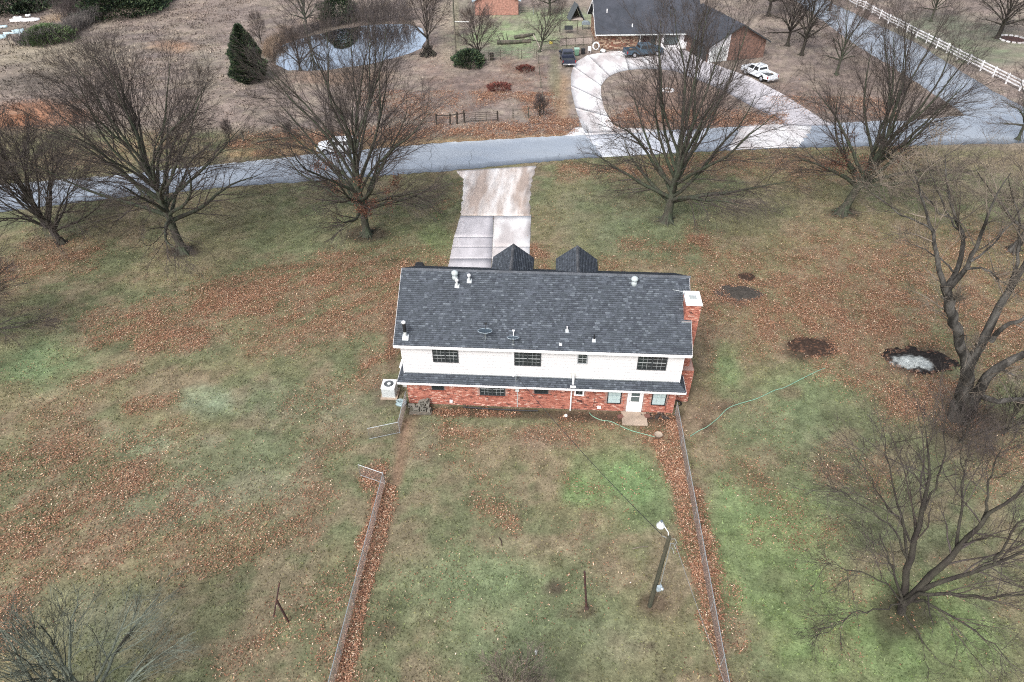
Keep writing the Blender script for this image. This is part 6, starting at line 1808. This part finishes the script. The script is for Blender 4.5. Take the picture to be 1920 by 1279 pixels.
# white rail fence beside the side road: every post and rail its own part
pts_w = [(1560, -13), (1582, 0), (1604.7, 13), (1619.7, 18.4), (1634, 27), (1649, 34.7), (1665, 44), (1682, 51.6), (1699, 61), (1717, 70.5), (1736, 80.5), (1755, 90), (1774, 99.5), (1793.7, 110.7), (1815, 121), (1837.8, 132.3), (1861, 144.5), (1885.6, 156.7), (1911, 170), (1937, 184), (1963, 198)]
t = thing('rail_fence', 'long white three rail fence running beside the side road at top right', 'fence')
W0 = [G(*p) for p in pts_w]
for i, p in enumerate(W0):
    ang_ = math.atan2(W0[min(i + 1, len(W0) - 1)][1] - W0[max(i - 1, 0)][1], W0[min(i + 1, len(W0) - 1)][0] - W0[max(i - 1, 0)][0])
    if i == 0: pm = MB().box(-.08, -.08, -.1, .08, .08, 1.45).build('post', M_white, t); o = pm
    else: o = bpy.data.objects.new('post', pm.data); C.objects.link(o); o.parent = t
    o.location = tuple(p); o.rotation_euler = (0, 0, ang_)
rm = None
for i in range(len(W0) - 1):
    L_ = float(np.linalg.norm(W0[i + 1] - W0[i])); an = math.atan2(W0[i + 1][1] - W0[i][1], W0[i + 1][0] - W0[i][0])
    for z in (.45, .85, 1.25):
        if rm is None: o = MB().box(0, -.035, -.085, 1, .035, .085).build('rail', M_white, t); rm = o.data
        else: o = bpy.data.objects.new('rail', rm); C.objects.link(o); o.parent = t
        o.location = (W0[i][0], W0[i][1], z); o.rotation_euler = (0, 0, an); o.scale = (L_ - .1, 1, 1); o.location = (W0[i][0] + cos(an) * .05, W0[i][1] + sin(an) * .05, z)
# fire ring beyond the white fence
P_ = G(1898, 74); t = thing('fire_ring', 'dark fire pit ring with pale stones beyond the white fence', 'fire pit', P_)
for k in range(16): a = k * pi / 8; MB().obox((2.0 * cos(a), 2.2 * sin(a), .08), .55, .3, .2, a + pi / 2).build('stone', M_concw, t)
MB().lathe([(1.9, .02), (1.7, .05), (.02, .06)], (0, 0, 0), 20).build('ash_bed', M_rust, t)
# debris at the top left
rgd = random.Random(6)
for (px, sx_, sy_, sz_, a, lab, nm) in (((47, 38), 5.5, 1.6, .25, .1, 'long white tarpaulin lying flat in the field at the top left', 'tarpaulin'), ((34, 35), 1.6, .8, .4, .3, 'small white panel left of the long tarpaulin', 'sheet_panel'),
                                        ((53, 30), .9, .6, .3, .2, 'small white scrap just above the long tarpaulin', 'sheet_panel'), ((6, 51), 1.6, .6, .3, .1, 'pale blue scrap sheet at the left edge', 'sheet_panel'),
                                        ((35, 59), 2.0, .8, .35, .5, 'pale blue sheet metal at the end of the scrap beam', 'sheet_panel'), ((25, 63), 3.2, .3, .3, .25, 'long pale scrap beam in the junk heap at left', 'scrap_beam'),
                                        ((42, 66), 1.3, .6, .3, .1, 'white slab at the right of the junk heap', 'sheet_panel'), ((5, 70), 1.3, 1.6, .5, .6, 'jumbled pale scrap at the left edge of the junk heap', 'scrap_heap')):
    P_ = G(*px); mb = MB()
    N = 10; gx_, gy_ = np.meshgrid(np.linspace(-.5, .5, N), np.linspace(-.5, .5, N))
    for (ix, iy, q) in [(0, 0, 1)]:
        hz = .08 + sz_ * fbm(gx_ * 4 + px[0], gy_ * 4 + px[1], 3, 3)
    v = np.stack([gx_.ravel() * sx_ * (1 - .35 * np.abs(gy_.ravel())), gy_.ravel() * sy_, hz.ravel()], -1)
    v2 = v.copy(); v2[:, 2] = -.02
    i = np.arange(N - 1)[None] + N * np.arange(N - 1)[:, None]; qd = np.stack([i, i + 1, i + 1 + N, i + N], -1).reshape(-1, 4)
    edge = list(range(N)) + [N * k + N - 1 for k in range(1, N)] + [N * (N - 1) + k for k in range(N - 2, -1, -1)] + [N * k for k in range(N - 2, 0, -1)]
    sq = np.array([[edge[(k + 1) % len(edge)], edge[k], edge[k] + N * N, edge[(k + 1) % len(edge)] + N * N] for k in range(len(edge))])
    o = np_mesh(nm, np.concatenate([v, v2]), np.concatenate([qd, sq]), m=M_white if 'white' in lab else mat('pale_blue_scrap', (.42, .55, .6), .5, .2))
    o.location = (P_[0], P_[1], 0); o.rotation_euler = (0, 0, a); tag(o, lab, 'scrap')
